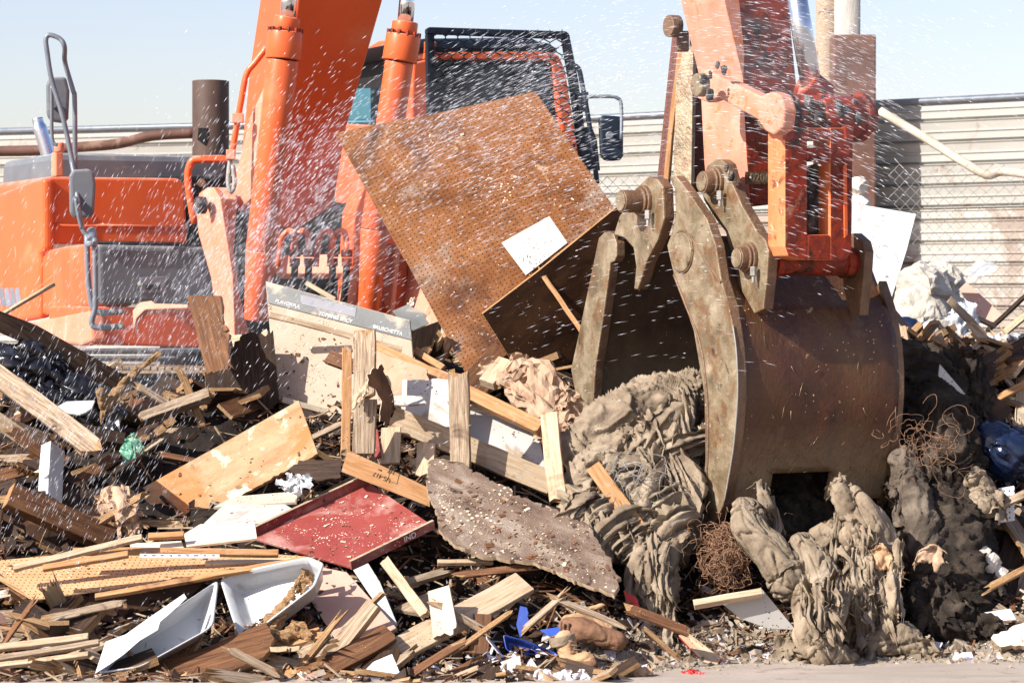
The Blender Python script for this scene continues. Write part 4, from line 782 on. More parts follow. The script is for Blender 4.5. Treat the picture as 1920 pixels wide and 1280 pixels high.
slab("tan_sheet", "smooth tan board behind the torn brown bark piece", "board", [(655, 630), (730, 668), (800, 690), (815, 745), (740, 745), (672, 700)], 13.6, (-.25, -.85, .45), .012, M['tan'], jag=(2,), amp=.01)
slab("bark_piece", "dark brown torn bark piece hanging beside the tall pallet board", "bark", [(700, 690), (716, 682), (728, 712), (738, 740), (733, 780), (726, 800), (712, 790), (716, 752), (690, 722), (688, 702)], 13.0, (.3, -.95, 0), .012, M['darkply'], M['cream'], jag=tuple(range(10)), amp=.008)
slab("melamine_board", "white speckled panel with ragged top behind the upright post", "panel", [(754, 712), (842, 710), (848, 805), (800, 800), (752, 770)], 13.4, (-.25, -.85, .5), .016, M['white'], M['cream'], jag=(0,), amp=.008)
slab("melamine_board", "white panel strip lying right of the speckled upright post", "panel", [(878, 768), (960, 790), (1012, 822), (1024, 885), (950, 865), (884, 838)], 13.45, (-.2, -.7, .7), .016, M['white'], M['cream'])
slab("plaster_scrap", "small white plaster chunk lying on the white speckled panel", "scrap", [(738, 742), (790, 742), (800, 755), (740, 760)], 13.15, NU_, .012, M['white'], M['weather'], jag=(0, 1, 2), amp=.006)
rag("splinter_scrap", "pale splintered wood flap folded round the tall pallet board", "splinter", 676, 742, 12.98, .09, .3, M['pale'], n=(-.3, -.8, .5), amp=.25, thick=.008)
lump("paper_sack", "crumpled tan paper sack beside the left jaw of the bucket", "paper sack", [[(960, 690, 13.7, 22), (1010, 715, 13.6, 42), (1055, 770, 13.5, 36)], [(930, 700, 13.7, 16), (975, 740, 13.5, 30), (1040, 800, 13.4, 22)]], M['tan'], amp=.045, f=8, sharp=3, res=.024, rags=12, rag_a=.10, facet=1)
beam("lumber_block", "short clean lumber block with sawn end left of the paper sack", "lumber", (912, 715, 13.6), (948, 672, 13.7), 32, (-.3, -.8, .5), .05, M['pale'])
# ---- red tray and large particle board
tn = (-.12, -.42, .90)
rt = slab("red_tray", "red laminated drawer tray with pale rims in the middle foreground", "tray", [(474, 1008), (692, 905), (812, 985), (656, 1062)], 12.75, tn, .012, M['red'], M['red'])
def rim(a, c, h, nm="tray_rim"):
    p0 = WM[rt.name].translation; n = V(tn).normalized(); A = hit(*a, p0, n); B = hit(*c, p0, n); b = MB(); ax = (B - A).normalized(); s_ = n.cross(ax)
    b.poly([A - n * .012, B - n * .012, B + n * h, A + n * h], s_ * .014, 0); b.mi = 0
    o = b.build(nm, [M['red']], rt, .001); b2 = MB(); b2.poly([A + n * (h + .0005), B + n * (h + .0005), B + n * (h + .0005) + s_ * .014, A + n * (h + .0005) + s_ * .014], n * .002, 0); b2.build("rim_edge", M['pale'], o); return o
rim((474, 1008), (692, 905), .045); rf_ = rim((812, 985), (656, 1062), .03); 
p0 = WM[rt.name].translation; n_ = V(tn).normalized()
# lettering on the front rim
A = hit(656, 1062, p0, n_); B = hit(812, 985, p0, n_); ax = (B - A).normalized(); out = -(n_.cross(-ax)).normalized()
cu = bpy.data.curves.new("lettering", 'FONT'); cu.body = "IND"; cu.size = .040; cu.extrude = .0006; cu.align_x = 'CENTER'; cu.align_y = 'CENTER'
t = bpy.data.objects.new("tmp", cu); COL.objects.link(t); me = bpy.data.meshes.new_from_object(t.evaluated_get(bpy.context.evaluated_depsgraph_get())); bpy.data.objects.remove(t)
me.materials.clear(); me.materials.append(M['inkwhite']); zz = ax.cross(n_).normalized(); pc = A.lerp(B, .70) + n_ * .009 + zz * .0152
if zz.y > 0: zz = -zz; pc = A.lerp(B, .70) + n_ * .009 + zz * .0152
xx = n_.cross(zz).normalized()
me.transform(Matrix(((xx.x, n_.x, zz.x, pc.x), (xx.y, n_.y, zz.y, pc.y), (xx.z, n_.z, zz.z, pc.z), (0, 0, 0, 1))))
o = bpy.data.objects.new("lettering", me); COL.objects.link(o); o.parent = rf_; o.matrix_parent_inverse = wm(rf_).inverted()
slab("particle_board", "large rough grey brown particle board slab sliding down in the centre foreground", "particle board", [(806, 862), (850, 862), (985, 932), (1105, 985), (1130, 1030), (1165, 1082), (1152, 1116), (1060, 1078), (990, 1052), (905, 1042), (850, 1020), (822, 990), (812, 945), (798, 900)], 12.55, (-.10, -.52, .85), .022, M['particle'], M['pale'], jag=tuple(range(14)), amp=.014)
# ---- left side
slab("dark_board", "long dark brown board slanting down from the left edge before the machine", "board", [(-20, 575), (70, 610), (238, 705), (232, 735), (150, 705), (60, 650), (-20, 615)], 13.9, (.35, -.92, -.05), .04, M['darkwood'], M['weather'])
beam("weathered_beam", "grey weathered splintered beam at the left edge sloping down right", "beam", (-25, 690, 13.3), (178, 838, 12.9), 40, (-.25, -.85, .45), .07, M['weather'], "weathered beams at the left", M['bark'], jag=.05)
beam("weathered_beam", "thin grey weathered strip lying above the splintered beam at left", "beam", (30, 712, 13.4), (110, 800, 13.2), 16, (-.25, -.85, .45), .03, M['weather'], "weathered beams at the left", jag=.03)
lump("broken_branch", "pale orange broken branch sticking up before the track", "branch", [[(190, 790, 13.4, 5), (205, 752, 13.4, 13), (240, 710, 13.45, 10), (270, 685, 13.5, 9), (298, 664, 13.5, 6)], [(200, 760, 13.4, 16), (188, 735, 13.35, 9)]], M['bark'], amp=.018, f=14, sharp=2, res=.006, an=(1, 1, .4))
beam("wood_stick", "pale bamboo stick leaning over the orange side panel", "stick", (-30, 608, 14.6), (100, 528, 14.8), 7, NL, .02, M['pale'])
beam("splinter", "thin brown splinter beside the pale bamboo stick", "splinter", (50, 556, 14.7), (103, 510, 14.8), 3, NL, .004, M['bark'])
lump("trash_bag", "crumpled shiny black trash bag at the left edge under the dark board", "bag", [[(-20, 690, 13.9, 45), (40, 690, 13.8, 50), (90, 700, 13.9, 40)]], M['blackbag'], amp=.05, f=5, sharp=3, res=.012, rags=4, rag_a=.14)
lump("trash_bag", "dull black trash bag right of the shiny one on the left", "bag", [[(90, 720, 13.8, 45), (150, 745, 13.8, 45), (180, 770, 13.8, 30)]], M['blackbag'], amp=.05, f=5, sharp=3, res=.012, rags=2, rag_a=.12)
slab("white_scrap", "curved white plastic scrap beside the pale broken branch", "plastic scrap", [(98, 765), (125, 752), (178, 750), (172, 765), (150, 776), (120, 772)], 13.4, NU_, .01, M['plastic'], jag=(0, 3), amp=.006)
beam("brown_beam", "brown timber with a pale sawn end low at the left edge", "timber", (20, 925, 12.75), (212, 1010, 12.9), 46, (-.1, -.85, .5), .09, M['brownwood'], None, M['orangewood'])
slab("dark_sheet", "broad dark panel lying under the brown timber at left", "panel", [(-20, 950), (60, 970), (170, 1018), (160, 1045), (30, 1060), (-20, 1050)], 12.95, (.1, -.85, .5), .02, M['darkply'])
beam("white_post", "white painted post end, bluish with shade, standing in dark debris at left", "post", (108, 835, 13.3), (103, 935, 13.1), 42, (.75, -.65, -.1), .06, M['plastic'])  # bluish plastic colour stands in for shade on white paint
beam("weathered_beam", "dark square timber crossing behind the crumpled brown bag", "beam", (130, 800, 13.3), (235, 820, 13.4), 26, (-.1, -.85, .5), .06, M['darkwood'], "weathered beams at the left", M['bark'], jag=.01)
rag("green_bag", "small torn green plastic bag in dark debris at left", "plastic bag", 247, 828, 13.35, .085, .7, M['green'], amp=.35, f=4, hang=.5)
lump("paper_bag", "crumpled brown paper bag left of the peeling painted board", "paper bag", [[(215, 930, 13.0, 28), (235, 965, 12.95, 32), (250, 985, 12.95, 22)]], M['tan'], amp=.05, f=10, sharp=3, res=.018, rags=12, rag_a=.07, facet=1)
ch = slab("cardboard_chip", "pale torn chip in dark debris beside the white post", "scrap", [(62, 885), (85, 872), (90, 885)], 13.1, NL, .004, M['cream'])
beam("pale_log", "grey brown beam half buried behind the broken branch", "beam", (262, 780, 13.9), (388, 735, 13.9), 20, (-.2, -.8, .5), .06, M['weather'], None, M['bark'], jag=.02)
# ---- low left: pegboard, battens, tubs
slab("pegboard", "pale orange pegboard lying nearly flat low at the left edge", "pegboard", [(-25, 1052), (150, 1036), (470, 1035), (590, 1044), (330, 1085), (62, 1124)], 12.35, (-.08, -.40, .91), .006, M['pegpale'], M['pale'], bevel=0)
G2 = "loose battens in the left foreground"
for i, (a, c, wd, Y, m, lb) in enumerate(((( 25, 1062), (266, 1005), 15, 12.2, 'pale', "batten rising from the left end of the flat pegboard"), ((80, 1064), (240, 1036), 15, 12.1, 'orangewood', "short batten lying on the flat pegboard"),
        ((136, 1030), (522, 1033), 16, 12.25, 'orangewood', "long level orange batten across the back of the flat pegboard"), ((278, 1004), (345, 1000), 14, 12.4, 'orangewood', "short batten stub behind the cream boards"),
        ((178, 1116), (572, 1044), 13, 12.15, 'orangewood', "long thin batten running under the white plastic tub"), ((-10, 1212), (165, 1190), 16, 11.75, 'pale', "topmost batten of the bundle in the lower left corner"), ((-10, 1232), (185, 1200), 13, 11.72, 'weather', "grey middle batten of the bundle in the lower left corner"), ((-10, 1246), (165, 1222), 12, 11.7, 'pale', "lowest batten of the bundle in the lower left corner"),
        ((820, 1052), (925, 1050), 11, 12.55, 'pale', "bright batten end under the rough particle board"), ((385, 1052), (590, 1046), 10, 12.3, 'cream', "cream strip touching the tip of the red tray"))):
    beam("batten", lb, "batten", (*a, Y), (*c, Y), wd, (-.1, -.6, .8), .02, M[m], G2)
slab("cream_board", "pale cream board with split grain left of the red tray", "board", [(345, 1000), (375, 982), (478, 980), (482, 1008), (350, 1024)], 12.5, (-.1, -.35, .93), .012, M['cream'], M['pale'])
slab("cream_board", "narrow cream board behind the long level orange batten", "board", [(243, 1018), (340, 1013), (345, 1026), (245, 1028)], 12.45, (-.1, -.5, .85), .012, M['cream'], M['pale'])
slab("white_shelf", "dirty white shelf board lying behind the red tray", "shelf", [(420, 945), (530, 942), (560, 960), (545, 980), (380, 982)], 12.95, (-.05, -.5, .85), .02, M['white'], M['cream'])
slab("cream_board", "long cream plank just under the peeling painted board", "board", [(400, 950), (440, 930), (560, 920), (556, 940), (430, 948)], 13.05, (-.1, -.4, .9), .015, M['cream'])
rag("white_paper", "crumpled white paper heap beside the white shelf board", "paper", 558, 908, 12.95, .075, .8, M['plastic'], amp=.4, f=4, layers=2)
slab("bark_slab", "rough dark bark slab left of the stamped pallet beam", "bark", [(540, 880), (560, 862), (640, 860), (638, 895), (575, 900)], 13.1, (-.1, -.6, .7), .02, M['darkwood'], jag=(0, 1, 2, 3), amp=.01)
tape = slab("tape_measure_strip", "white strip with small blue marks under the level batten", "strip", [(262, 1037), (412, 1038), (412, 1046), (262, 1045)], 12.13, (-.05, -.75, .6), .003, M['white'])
for i in range(9):
    lx, ly = local(tape, 272 + i * 16, 1041); b = MB(); b.box(WM[tape.name] @ V((lx, ly, .0012)), WM[tape.name].col[0].to_3d() * random.uniform(.003, .009), WM[tape.name].col[1].to_3d() * .0025, WM[tape.name].col[2].to_3d() * .0006); b.build("mark", M['bluep'], tape)
def tub(name, label, cat, rimp, Yr, n, depth, taper, m, wall=.006, lip=.012):
    """open tub: rim outline on a plane, walls going back along -n and narrowing"""
    n = V(n).normalized(); cx = sum(p[0] for p in rimp) / len(rimp); cy = sum(p[1] for p in rimp) / len(rimp); p0 = P(cx, cy, Yr)
    R_ = [hit(x, y, p0, n) for x, y in rimp]; rr = []; k = len(R_)
    for i in range(k):                      # round the corners
        a, q, c = R_[i - 1], R_[i], R_[(i + 1) % k]
        for t_ in (0, .33, .66, 1):
            s0 = q.lerp(a, .14); s1 = q.lerp(c, .14); rr.append(s0.lerp(q, t_).lerp(q.lerp(s1, t_), t_))
    c0 = sum(rr, V()) / len(rr); b = MB(); K_ = len(rr)
    def ring(f, d): return [b.bm.verts.new(c0 + (q - c0) * f - n * d) for q in rr]
    rs = [ring(1.0 + lip * 4, .012), ring(1.0 + lip * 4, 0), ring(1, 0), ring(1 - (1 - taper) * .5, depth * .5), ring(taper, depth * .93), ring(taper * .93, depth)]
    ro = [ring(1.0 + lip * 1, .012), ring(taper + .03, depth * .95), ring(taper * .96, depth + wall)]
    for A, B in list(zip(rs, rs[1:])) + list(zip(ro, ro[1:])):
        for i in range(K_): b.bm.faces.new((A[i], A[(i + 1) % K_], B[(i + 1) % K_], B[i])).smooth = True
    for i in range(K_): b.bm.faces.new((rs[0][i], ro[0][i], ro[0][(i + 1) % K_], rs[0][(i + 1) % K_]))
    b.bm.faces.new(rs[-1]); b.bm.faces.new(ro[-1][::-1]); return tag(b.build(name, m), label, cat)
tub("plastic_tub", "open white plastic tub standing on edge under the red tray", "tub", [(416, 1086), (480, 1066), (575, 1046), (602, 1058), (585, 1100), (480, 1180), (452, 1194), (436, 1150)], 12.05, (-.35, -.8, .45), .12, .82, M['plastic'])
tub("plastic_tray", "long white plastic tray tipped on its side at the lower left", "tray", [(205, 1215), (240, 1195), (330, 1140), (405, 1090), (395, 1175), (262, 1248), (190, 1258)], 11.75, (.10, -.85, .50), .12, .8, M['plastic'])
tf = bpy.data.objects["plastic_tray"]; fm = MB(); fm.plate([(198, 1202), (236, 1188), (275, 1160), (345, 1112), (350, 1120), (318, 1150), (300, 1165), (296, 1180), (262, 1200), (232, 1226), (205, 1245), (178, 1262)], (250, 1190, 11.70), (-.2, -.75, .6), .004); fm.build("torn_flap", M['plastic'], tf, .001)
slab("dark_sheet", "shaded brown panel under the thin batten left of the white tray", "panel", [(170, 1105), (390, 1085), (330, 1145), (265, 1180), (160, 1155)], 12.25, (.2, -.9, .3), .02, M['darkply'])  # drawn with the dark plywood colour
slab("plywood_board", "wet brown plywood board lying along the bottom edge with splintered end", "board", [(200, 1262), (380, 1215), (500, 1165), (515, 1195), (495, 1230), (400, 1270), (330, 1300), (180, 1300)], 11.75, (-.1, -.55, .83), .025, M['brownwood'], M['bark'], jag=(2, 3), amp=.015)
slab("white_board", "white board corner at the bottom edge left of the wet plywood", "board", [(110, 1275), (190, 1262), (205, 1275), (160, 1300), (100, 1300)], 11.6, (-.1, -.5, .85), .02, M['white'], M['orangewood'])
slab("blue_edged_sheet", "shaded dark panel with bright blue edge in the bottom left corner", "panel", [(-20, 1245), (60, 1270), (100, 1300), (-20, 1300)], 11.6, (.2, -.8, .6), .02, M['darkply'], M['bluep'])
lump("splintered_stump", "splintered brown wood clump right of the white tub", "splinters", [[(505, 1180, 12.0, 18), (530, 1140, 12.05, 12), (560, 1090, 12.1, 10), (590, 1058, 12.15, 6)], [(500, 1200, 11.95, 20), (560, 1200, 12.0, 24), (610, 1210, 12.0, 14)]], M['bark'], amp=.03, f=16, sharp=2, res=.006, an=(.5, 1, 1), rags=8, rag_a=.07)
tub("hoop", "dark blue rimmed shallow basin behind the splintered wood clump", "basin", [(515, 1165), (560, 1152), (610, 1165), (625, 1185), (570, 1200), (520, 1190)], 12.15, (0, -.4, .9), .05, .8, M['bluep'])
slab("pink_board", "pinkish beige panel under the red tray's front corner", "panel", [(545, 1075), (600, 1062), (650, 1072), (745, 1178), (700, 1200), (640, 1215), (580, 1120)], 12.2, (-.15, -.65, .75), .016, M['pink'], M['cream'])
slab("white_strip", "narrow white board right of the pinkish panel", "board", [(662, 1068), (690, 1055), (712, 1090), (745, 1170), (738, 1178), (690, 1110)], 12.25, (-.2, -.85, .4), .016, M['white'])
beam("wood_stake", "pale square stake leaning under the red tray", "stake", (718, 1048, 12.4), (795, 1150, 12.0), 20, (-.2, -.9, .4), .025, M['pale'], None, M['pale'], jag=.01)
beam("long_plank", "long clean pale plank lying across the lower centre", "plank", (668, 1258, 11.75), (985, 1088, 12.25), 56, (-.12, -.72, .68), .025, M['pale'], None, M['orangewood'])
beam("short_board", "short brown board with rough sawn sides crossing the long pale plank's end", "board", (600, 1252, 11.72), (732, 1182, 11.85), 44, (-.1, -.75, .65), .03, M['brownwood'], None, M['bark'], jag=.01)
slab("pale_board", "tapered pale board standing against the long plank", "board", [(802, 1108), (842, 1096), (856, 1168), (850, 1188), (812, 1196)], 11.95, (-.25, -.85, .45), .02, M['cream'], M['pale'], jag=(2, 3), amp=.012)
slab("grey_board", "grey brown board lying behind the pale stake", "board", [(738, 1140), (800, 1110), (850, 1118), (790, 1150)], 12.3, NU_, .02, M['weather'])
lump("rough_block", "rough brown wood block behind the long pale plank", "block", [[(905, 1090, 12.6, 20), (925, 1100, 12.55, 22)]], M['brownwood'], amp=.02, f=6, sharp=2, res=.01)
beam("upright_block", "brown upright board under the long pale plank", "board", (905, 1150, 12.05), (896, 1225, 11.95), 36, (-.1, -.95, .3), .03, M['brownwood'], None, M['orangewood'])
slab("white_card", "folded white card at the bottom centre", "card", [(938, 1240), (975, 1228), (980, 1262), (1005, 1280), (955, 1268)], 11.75, (-.1, -.8, .6), .002, M['white'])
slab("white_card", "small tilted white card right of the folded card", "card", [(980, 1255), (996, 1232), (1008, 1250), (998, 1272)], 11.72, (-.2, -.85, .4), .002, M['white'])
tub("blue_tray", "curved dark blue plastic tray left of the boots", "tray", [(945, 1190), (985, 1200), (1045, 1225), (1020, 1245), (970, 1232), (950, 1215)], 11.95, (.1, -.9, .4), .05, .8, M['bluep'])
slab("blue_scrap", "blue plastic shard standing behind the curved blue tray", "plastic scrap", [(975, 1135), (988, 1138), (990, 1180), (975, 1195), (968, 1170)], 12.1, (-.2, -.95, .2), .004, M['bluep'], jag=(1,), amp=.01)
slab("blue_scrap", "light blue plastic strip touching the upright boot", "plastic scrap", [(1012, 1180), (1060, 1172), (1066, 1188), (1030, 1192)], 11.95, (-.1, -.7, .7), .004, M['bluep'])
slab("printed_card", "printed panel corner with red and blue patches at the bottom edge", "panel", [(700, 1240), (735, 1225), (760, 1285), (690, 1300), (670, 1270)], 11.6, (-.1, -.85, .5), .004, M['printbag'], M['white'])
beam("thin_stick", "thin batten in the shade behind the boots", "batten", (990, 1125, 12.4), (1078, 1155, 12.3), 9, NL, .02, M['orangewood'])  # plain orange pine colour
# boots
def boot(label, rx, sole_pts, parts, cuff):
    t_ = thing("work_boot", label, "boot", P(*rx), "pair of old work boots")
    mb = MB(); [lump_into(mb, p, .008, 12, 3, .006, seed=3) for p in parts]; mb.build("upper", M['leather'], t_)
    mb = MB(); lump_into(mb, sole_pts, .006, 18, 2, .006, seed=9); mb.build("sole", M['sole'], t_)
    if not cuff:
        for i in range(9):
            u_ = i / 8; a_ = P(1052 + u_ * 108, 1164 + u_ * 26, 11.98 - .055 + u_ * .0) ; b = MB(); b.box(a_ + V((0, 0, -.028)), V((.004, 0, .001)), V((0, .008, 0)), V((.002, 0, .030 - .006 * abs(u_ - .5)))); b.build("tread", M['sole'], t_, .002)
    for i in range(5 if cuff else 0):
        b = MB(); b.tube([P(1066 + i * 5, 1200 + i * 8, 11.735), P(1080 + i * 6, 1204 + i * 7, 11.74)], .002, 5, 2); b.build("lace", M['weather'], t_)
    if cuff:
        b = MB(); b.pipe(P(*cuff[0]), P(*cuff[1]), cuff[2], cuff[2] * .82, 24); b.build("cuff", M['mud'], t_, .006)
boot("tan leather boot standing upright with a dark muddy cuff", (1080, 1255, 11.75), [(1062, 1250, 11.72, 14), (1090, 1251, 11.7, 13), (1112, 1244, 11.7, 11)], [[(1060, 1200, 11.8, 22), (1066, 1225, 11.78, 21), (1075, 1240, 11.75, 18), (1102, 1235, 11.72, 16)]], ((1056, 1208, 11.8), (1052, 1190, 11.8), .056))
boot("brown boot lying on its side showing its ridged sole", (1110, 1215, 12.0), [(1062, 1172, 11.98, 16), (1090, 1180, 11.95, 24), (1125, 1192, 11.95, 21), (1158, 1202, 11.95, 20)], [[(1065, 1165, 12.03, 16), (1100, 1165, 12.05, 20), (1140, 1182, 12.05, 20)], [(1110, 1160, 12.1, 14), (1100, 1145, 12.12, 9), (1130, 1135, 12.1, 6)]], None)
slab("red_scrap", "bright red plastic scrap tucked right of the particle board", "plastic scrap", [(1168, 1106), (1192, 1118), (1199, 1135), (1192, 1152), (1180, 1138)], 12.3, (-.3, -.9, .3), .004, M['redp'], jag=(0, 1), amp=.003)
# ---- mud caked cloth
GM = "mud caked cloth around the bucket"
def heap_strips(n):
    n = int(n * .8)
    out = []
    for k in range(n):
        x = random.uniform(1075, 1290); y = random.uniform(730, 1010)
        if y < 960 - (x - 1075) * 1.05: y = 960 - (x - 1075) * 1.05 + random.uniform(0, 60)
        l_ = random.uniform(50, 130); a = random.choice((random.gauss(-.7, .35), random.gauss(-.5, .3), random.gauss(1.2, .5))); Yh = 12.93 + (850 - y) * .0023 + random.uniform(-.05, .06); pts = []
        for i in range(4):
            t_ = i / 3 - .5; pts.append((x + math.cos(a) * l_ * t_, y + math.sin(a) * l_ * t_ + 26 * t_ * t_, Yh + .16 * t_ * t_ - math.sin(a) * l_ * t_ * .0022))
        out.append((pts, random.uniform(36, 90), random.uniform(30, 80), random.uniform(.014, .030), random.uniform(3, 8), random.uniform(0, 99), .35))
    return out
def hang_strips(n, x0, x1, y0, y1, Yc, wmax=34, sl=.0012):
    out = []
    for k in range(n):
        x = random.uniform(x0, x1); y = random.uniform(y0, y1); l_ = random.uniform(60, 150); dx = random.gauss(8, 16); pts = [(x + dx * t_ + random.gauss(0, 5), y + l_ * t_, Yc - .0015 * (y + l_ * t_ - 1000) + random.uniform(-.07, .07)) for t_ in (0, .35, .7, 1)]
        out.append((pts, random.uniform(14, wmax), random.uniform(8, wmax), random.uniform(.010, .024), random.uniform(1.5, 4), random.uniform(0, 99), .45))
    return out
lump("mud_cloth", "big pale muddy heap of folded cloth between the two bucket jaws", "muddy cloth", [[(1080, 850, 13.2, 35), (1150, 800, 13.35, 60), (1230, 765, 13.45, 60), (1300, 735, 13.5, 45)], [(1100, 900, 13.05, 45), (1180, 870, 13.15, 70), (1270, 850, 13.25, 60)], [(1110, 960, 12.95, 45), (1190, 950, 12.95, 60), (1280, 930, 13.1, 60)], [(1150, 1010, 12.9, 45), (1230, 1020, 12.85, 50), (1280, 1000, 12.95, 45)]], M['mud'], GM, rags=10, rag_a=.10, strips=heap_strips(75), amp=.030, f=11, wr=1, res=.009)
lump("mud_cloth", "hanging muddy cloth strip left of the rusty wire tangle", "muddy cloth", [[(1225, 1030, 12.7, 25), (1240, 1090, 12.6, 34), (1230, 1150, 12.5, 30), (1250, 1190, 12.4, 24)], [(1200, 1050, 12.8, 18), (1215, 1120, 12.7, 22), (1215, 1170, 12.6, 18)]], M['mud'], GM, rags=4, rag_a=.08, strips=hang_strips(16, 1195, 1250, 1000, 1100, 12.55), amp=.02, f=12, wr=1, res=.008)
beam("wood_stick", "flat orange wooden stick stuck in the muddy cloth heap", "stick", (1112, 872, 12.75), (1206, 1002, 12.6), 30, (-.1, -.93, .3), .02, M['orangewood'], None, M['pale'])
mp = dict(amp=.013, wr=2, res=.0055)
lump("mud_roll", "fat smooth muddy roll bulging out of the bucket's bottom opening", "muddy cloth", [[(1395, 955, 12.55, 26), (1405, 990, 12.5, 34), (1440, 1030, 12.45, 36), (1470, 1075, 12.42, 40), (1480, 1090, 12.4, 36)], [(1432, 945, 12.6, 8), (1425, 962, 12.6, 12)]], M['mud'], GM, rags=2, rag_a=.05, **mp)
lump("mud_roll", "muddy roll hanging to the ground left of the black gap under the bucket", "muddy cloth", [[(1505, 1020, 12.5, 26), (1530, 1070, 12.42, 36), (1545, 1130, 12.3, 40), (1530, 1190, 12.15, 44), (1545, 1225, 12.1, 34)], [(1510, 1110, 12.25, 22), (1505, 1150, 12.2, 24), (1520, 1200, 12.1, 26)]], M['mud'], GM, rags=2, rag_a=.05, strips=hang_strips(9, 1500, 1570, 1060, 1120, 12.3, 26), **mp)
lump("mud_roll", "folded muddy lump hanging from the bucket's right lower corner", "muddy cloth", [[(1595, 935, 12.65, 26), (1620, 975, 12.6, 38), (1650, 1030, 12.6, 36), (1665, 1080, 12.6, 26)], [(1600, 1000, 12.55, 24), (1625, 1060, 12.5, 26), (1650, 1130, 12.45, 22), (1662, 1190, 12.4, 18)]], M['mud'], GM, rags=3, rag_a=.05, strips=hang_strips(14, 1590, 1680, 960, 1080, 12.5, 28), **mp)
lump("mud_roll", "dark shaded muddy bulge between the two hanging muddy rolls", "muddy cloth", [[(1600, 1070, 12.7, 36), (1610, 1130, 12.6, 44), (1625, 1190, 12.5, 40)], [(1545, 1000, 12.7, 24), (1560, 1050, 12.7, 30)]], M['mud'], GM, rags=2, rag_a=.05, strips=hang_strips(14, 1560, 1660, 1010, 1110, 12.55, 30), amp=.02, wr=2, res=.008)
lump("mud_clod", "small muddy rag caught on the right corner of the bucket's bottom opening", "muddy cloth", [[(1572, 905, 12.62, 12), (1580, 930, 12.6, 20), (1592, 960, 12.6, 22)]], M['mud'], GM, rags=3, rag_a=.05, strips=hang_strips(5, 1565, 1600, 900, 930, 12.58, 22), amp=.015, f=12, wr=1, res=.007)
lump("mud_clod", "small muddy rag caught on the left corner of the bucket's bottom opening", "muddy cloth", [[(1428, 925, 12.6, 9), (1436, 950, 12.6, 13)]], M['mud'], GM, strips=hang_strips(4, 1420, 1450, 900, 930, 12.58, 18), amp=.012, f=12, wr=1, res=.007)
lump("mud_rubble", "low crumbling muddy pile at the foot of the hanging mud, on the ground", "muddy cloth", [[(1640, 1215, 12.3, 30), (1690, 1200, 12.3, 36), (1740, 1222, 12.25, 18)], [(1480, 1215, 12.2, 14), (1540, 1230, 12.1, 20), (1600, 1230, 12.1, 14)]], M['mud'], GM, rags=14, rag_a=.08, amp=.03, f=10, sharp=3, res=.008)
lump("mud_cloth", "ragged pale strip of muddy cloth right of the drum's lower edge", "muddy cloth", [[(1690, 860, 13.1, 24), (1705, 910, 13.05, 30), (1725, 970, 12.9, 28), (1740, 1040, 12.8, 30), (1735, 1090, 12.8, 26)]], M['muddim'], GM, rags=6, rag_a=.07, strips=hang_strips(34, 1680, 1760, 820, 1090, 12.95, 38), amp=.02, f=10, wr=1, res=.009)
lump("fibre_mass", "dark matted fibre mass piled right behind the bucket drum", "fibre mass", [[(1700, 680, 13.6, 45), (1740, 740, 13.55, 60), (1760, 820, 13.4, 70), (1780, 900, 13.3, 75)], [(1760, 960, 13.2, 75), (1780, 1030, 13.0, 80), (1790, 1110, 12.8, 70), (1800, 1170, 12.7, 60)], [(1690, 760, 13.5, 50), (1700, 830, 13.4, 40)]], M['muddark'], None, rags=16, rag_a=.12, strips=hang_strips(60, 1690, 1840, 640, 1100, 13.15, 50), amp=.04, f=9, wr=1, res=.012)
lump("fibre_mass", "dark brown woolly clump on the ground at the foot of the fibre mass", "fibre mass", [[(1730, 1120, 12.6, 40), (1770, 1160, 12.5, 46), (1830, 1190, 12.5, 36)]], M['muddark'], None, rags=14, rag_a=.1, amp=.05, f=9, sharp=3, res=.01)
rag("hide_flap", "brown leathery flap low in the dark fibre mass", "flap", 1745, 1030, 12.55, .085, .6, M['tan'], n=(-.3, -.9, .2), amp=.3, f=3, hang=.6, thick=.004)
rag("hide_flap", "smooth brown flap in the middle of the hanging mud", "flap", 1655, 1035, 12.42, .075, .75, M['leather'], n=(-.2, -.95, .1), amp=.25, f=3, hang=.5, thick=.004)
lump("trash_bag", "tied glossy navy blue trash bag at the right edge", "bag", [[(1860, 830, 13.4, 48), (1890, 850, 13.4, 56), (1940, 850, 13.5, 50)]], M['navybag'], amp=.03, f=6, sharp=6, res=.01, an=(1, 1, 1.6), rags=3, rag_a=.1)
lump("fabric_bundle", "dark brown cloth bundle under the navy trash bag", "cloth bundle", [[(1830, 910, 13.1, 30), (1850, 945, 13.05, 32)]], M['mud'], amp=.04, f=7, sharp=5, res=.01, rags=3, rag_a=.08)
slab("pegboard", "small white pegboard scrap below the navy trash bag", "pegboard", [(1872, 915), (1902, 910), (1903, 975), (1875, 980)], 13.1, (.1, -.97, .2), .006, mat("white_pegboard", [(.6, .6, .6), (.7, .7, .7)], peg=.0255), bevel=0)
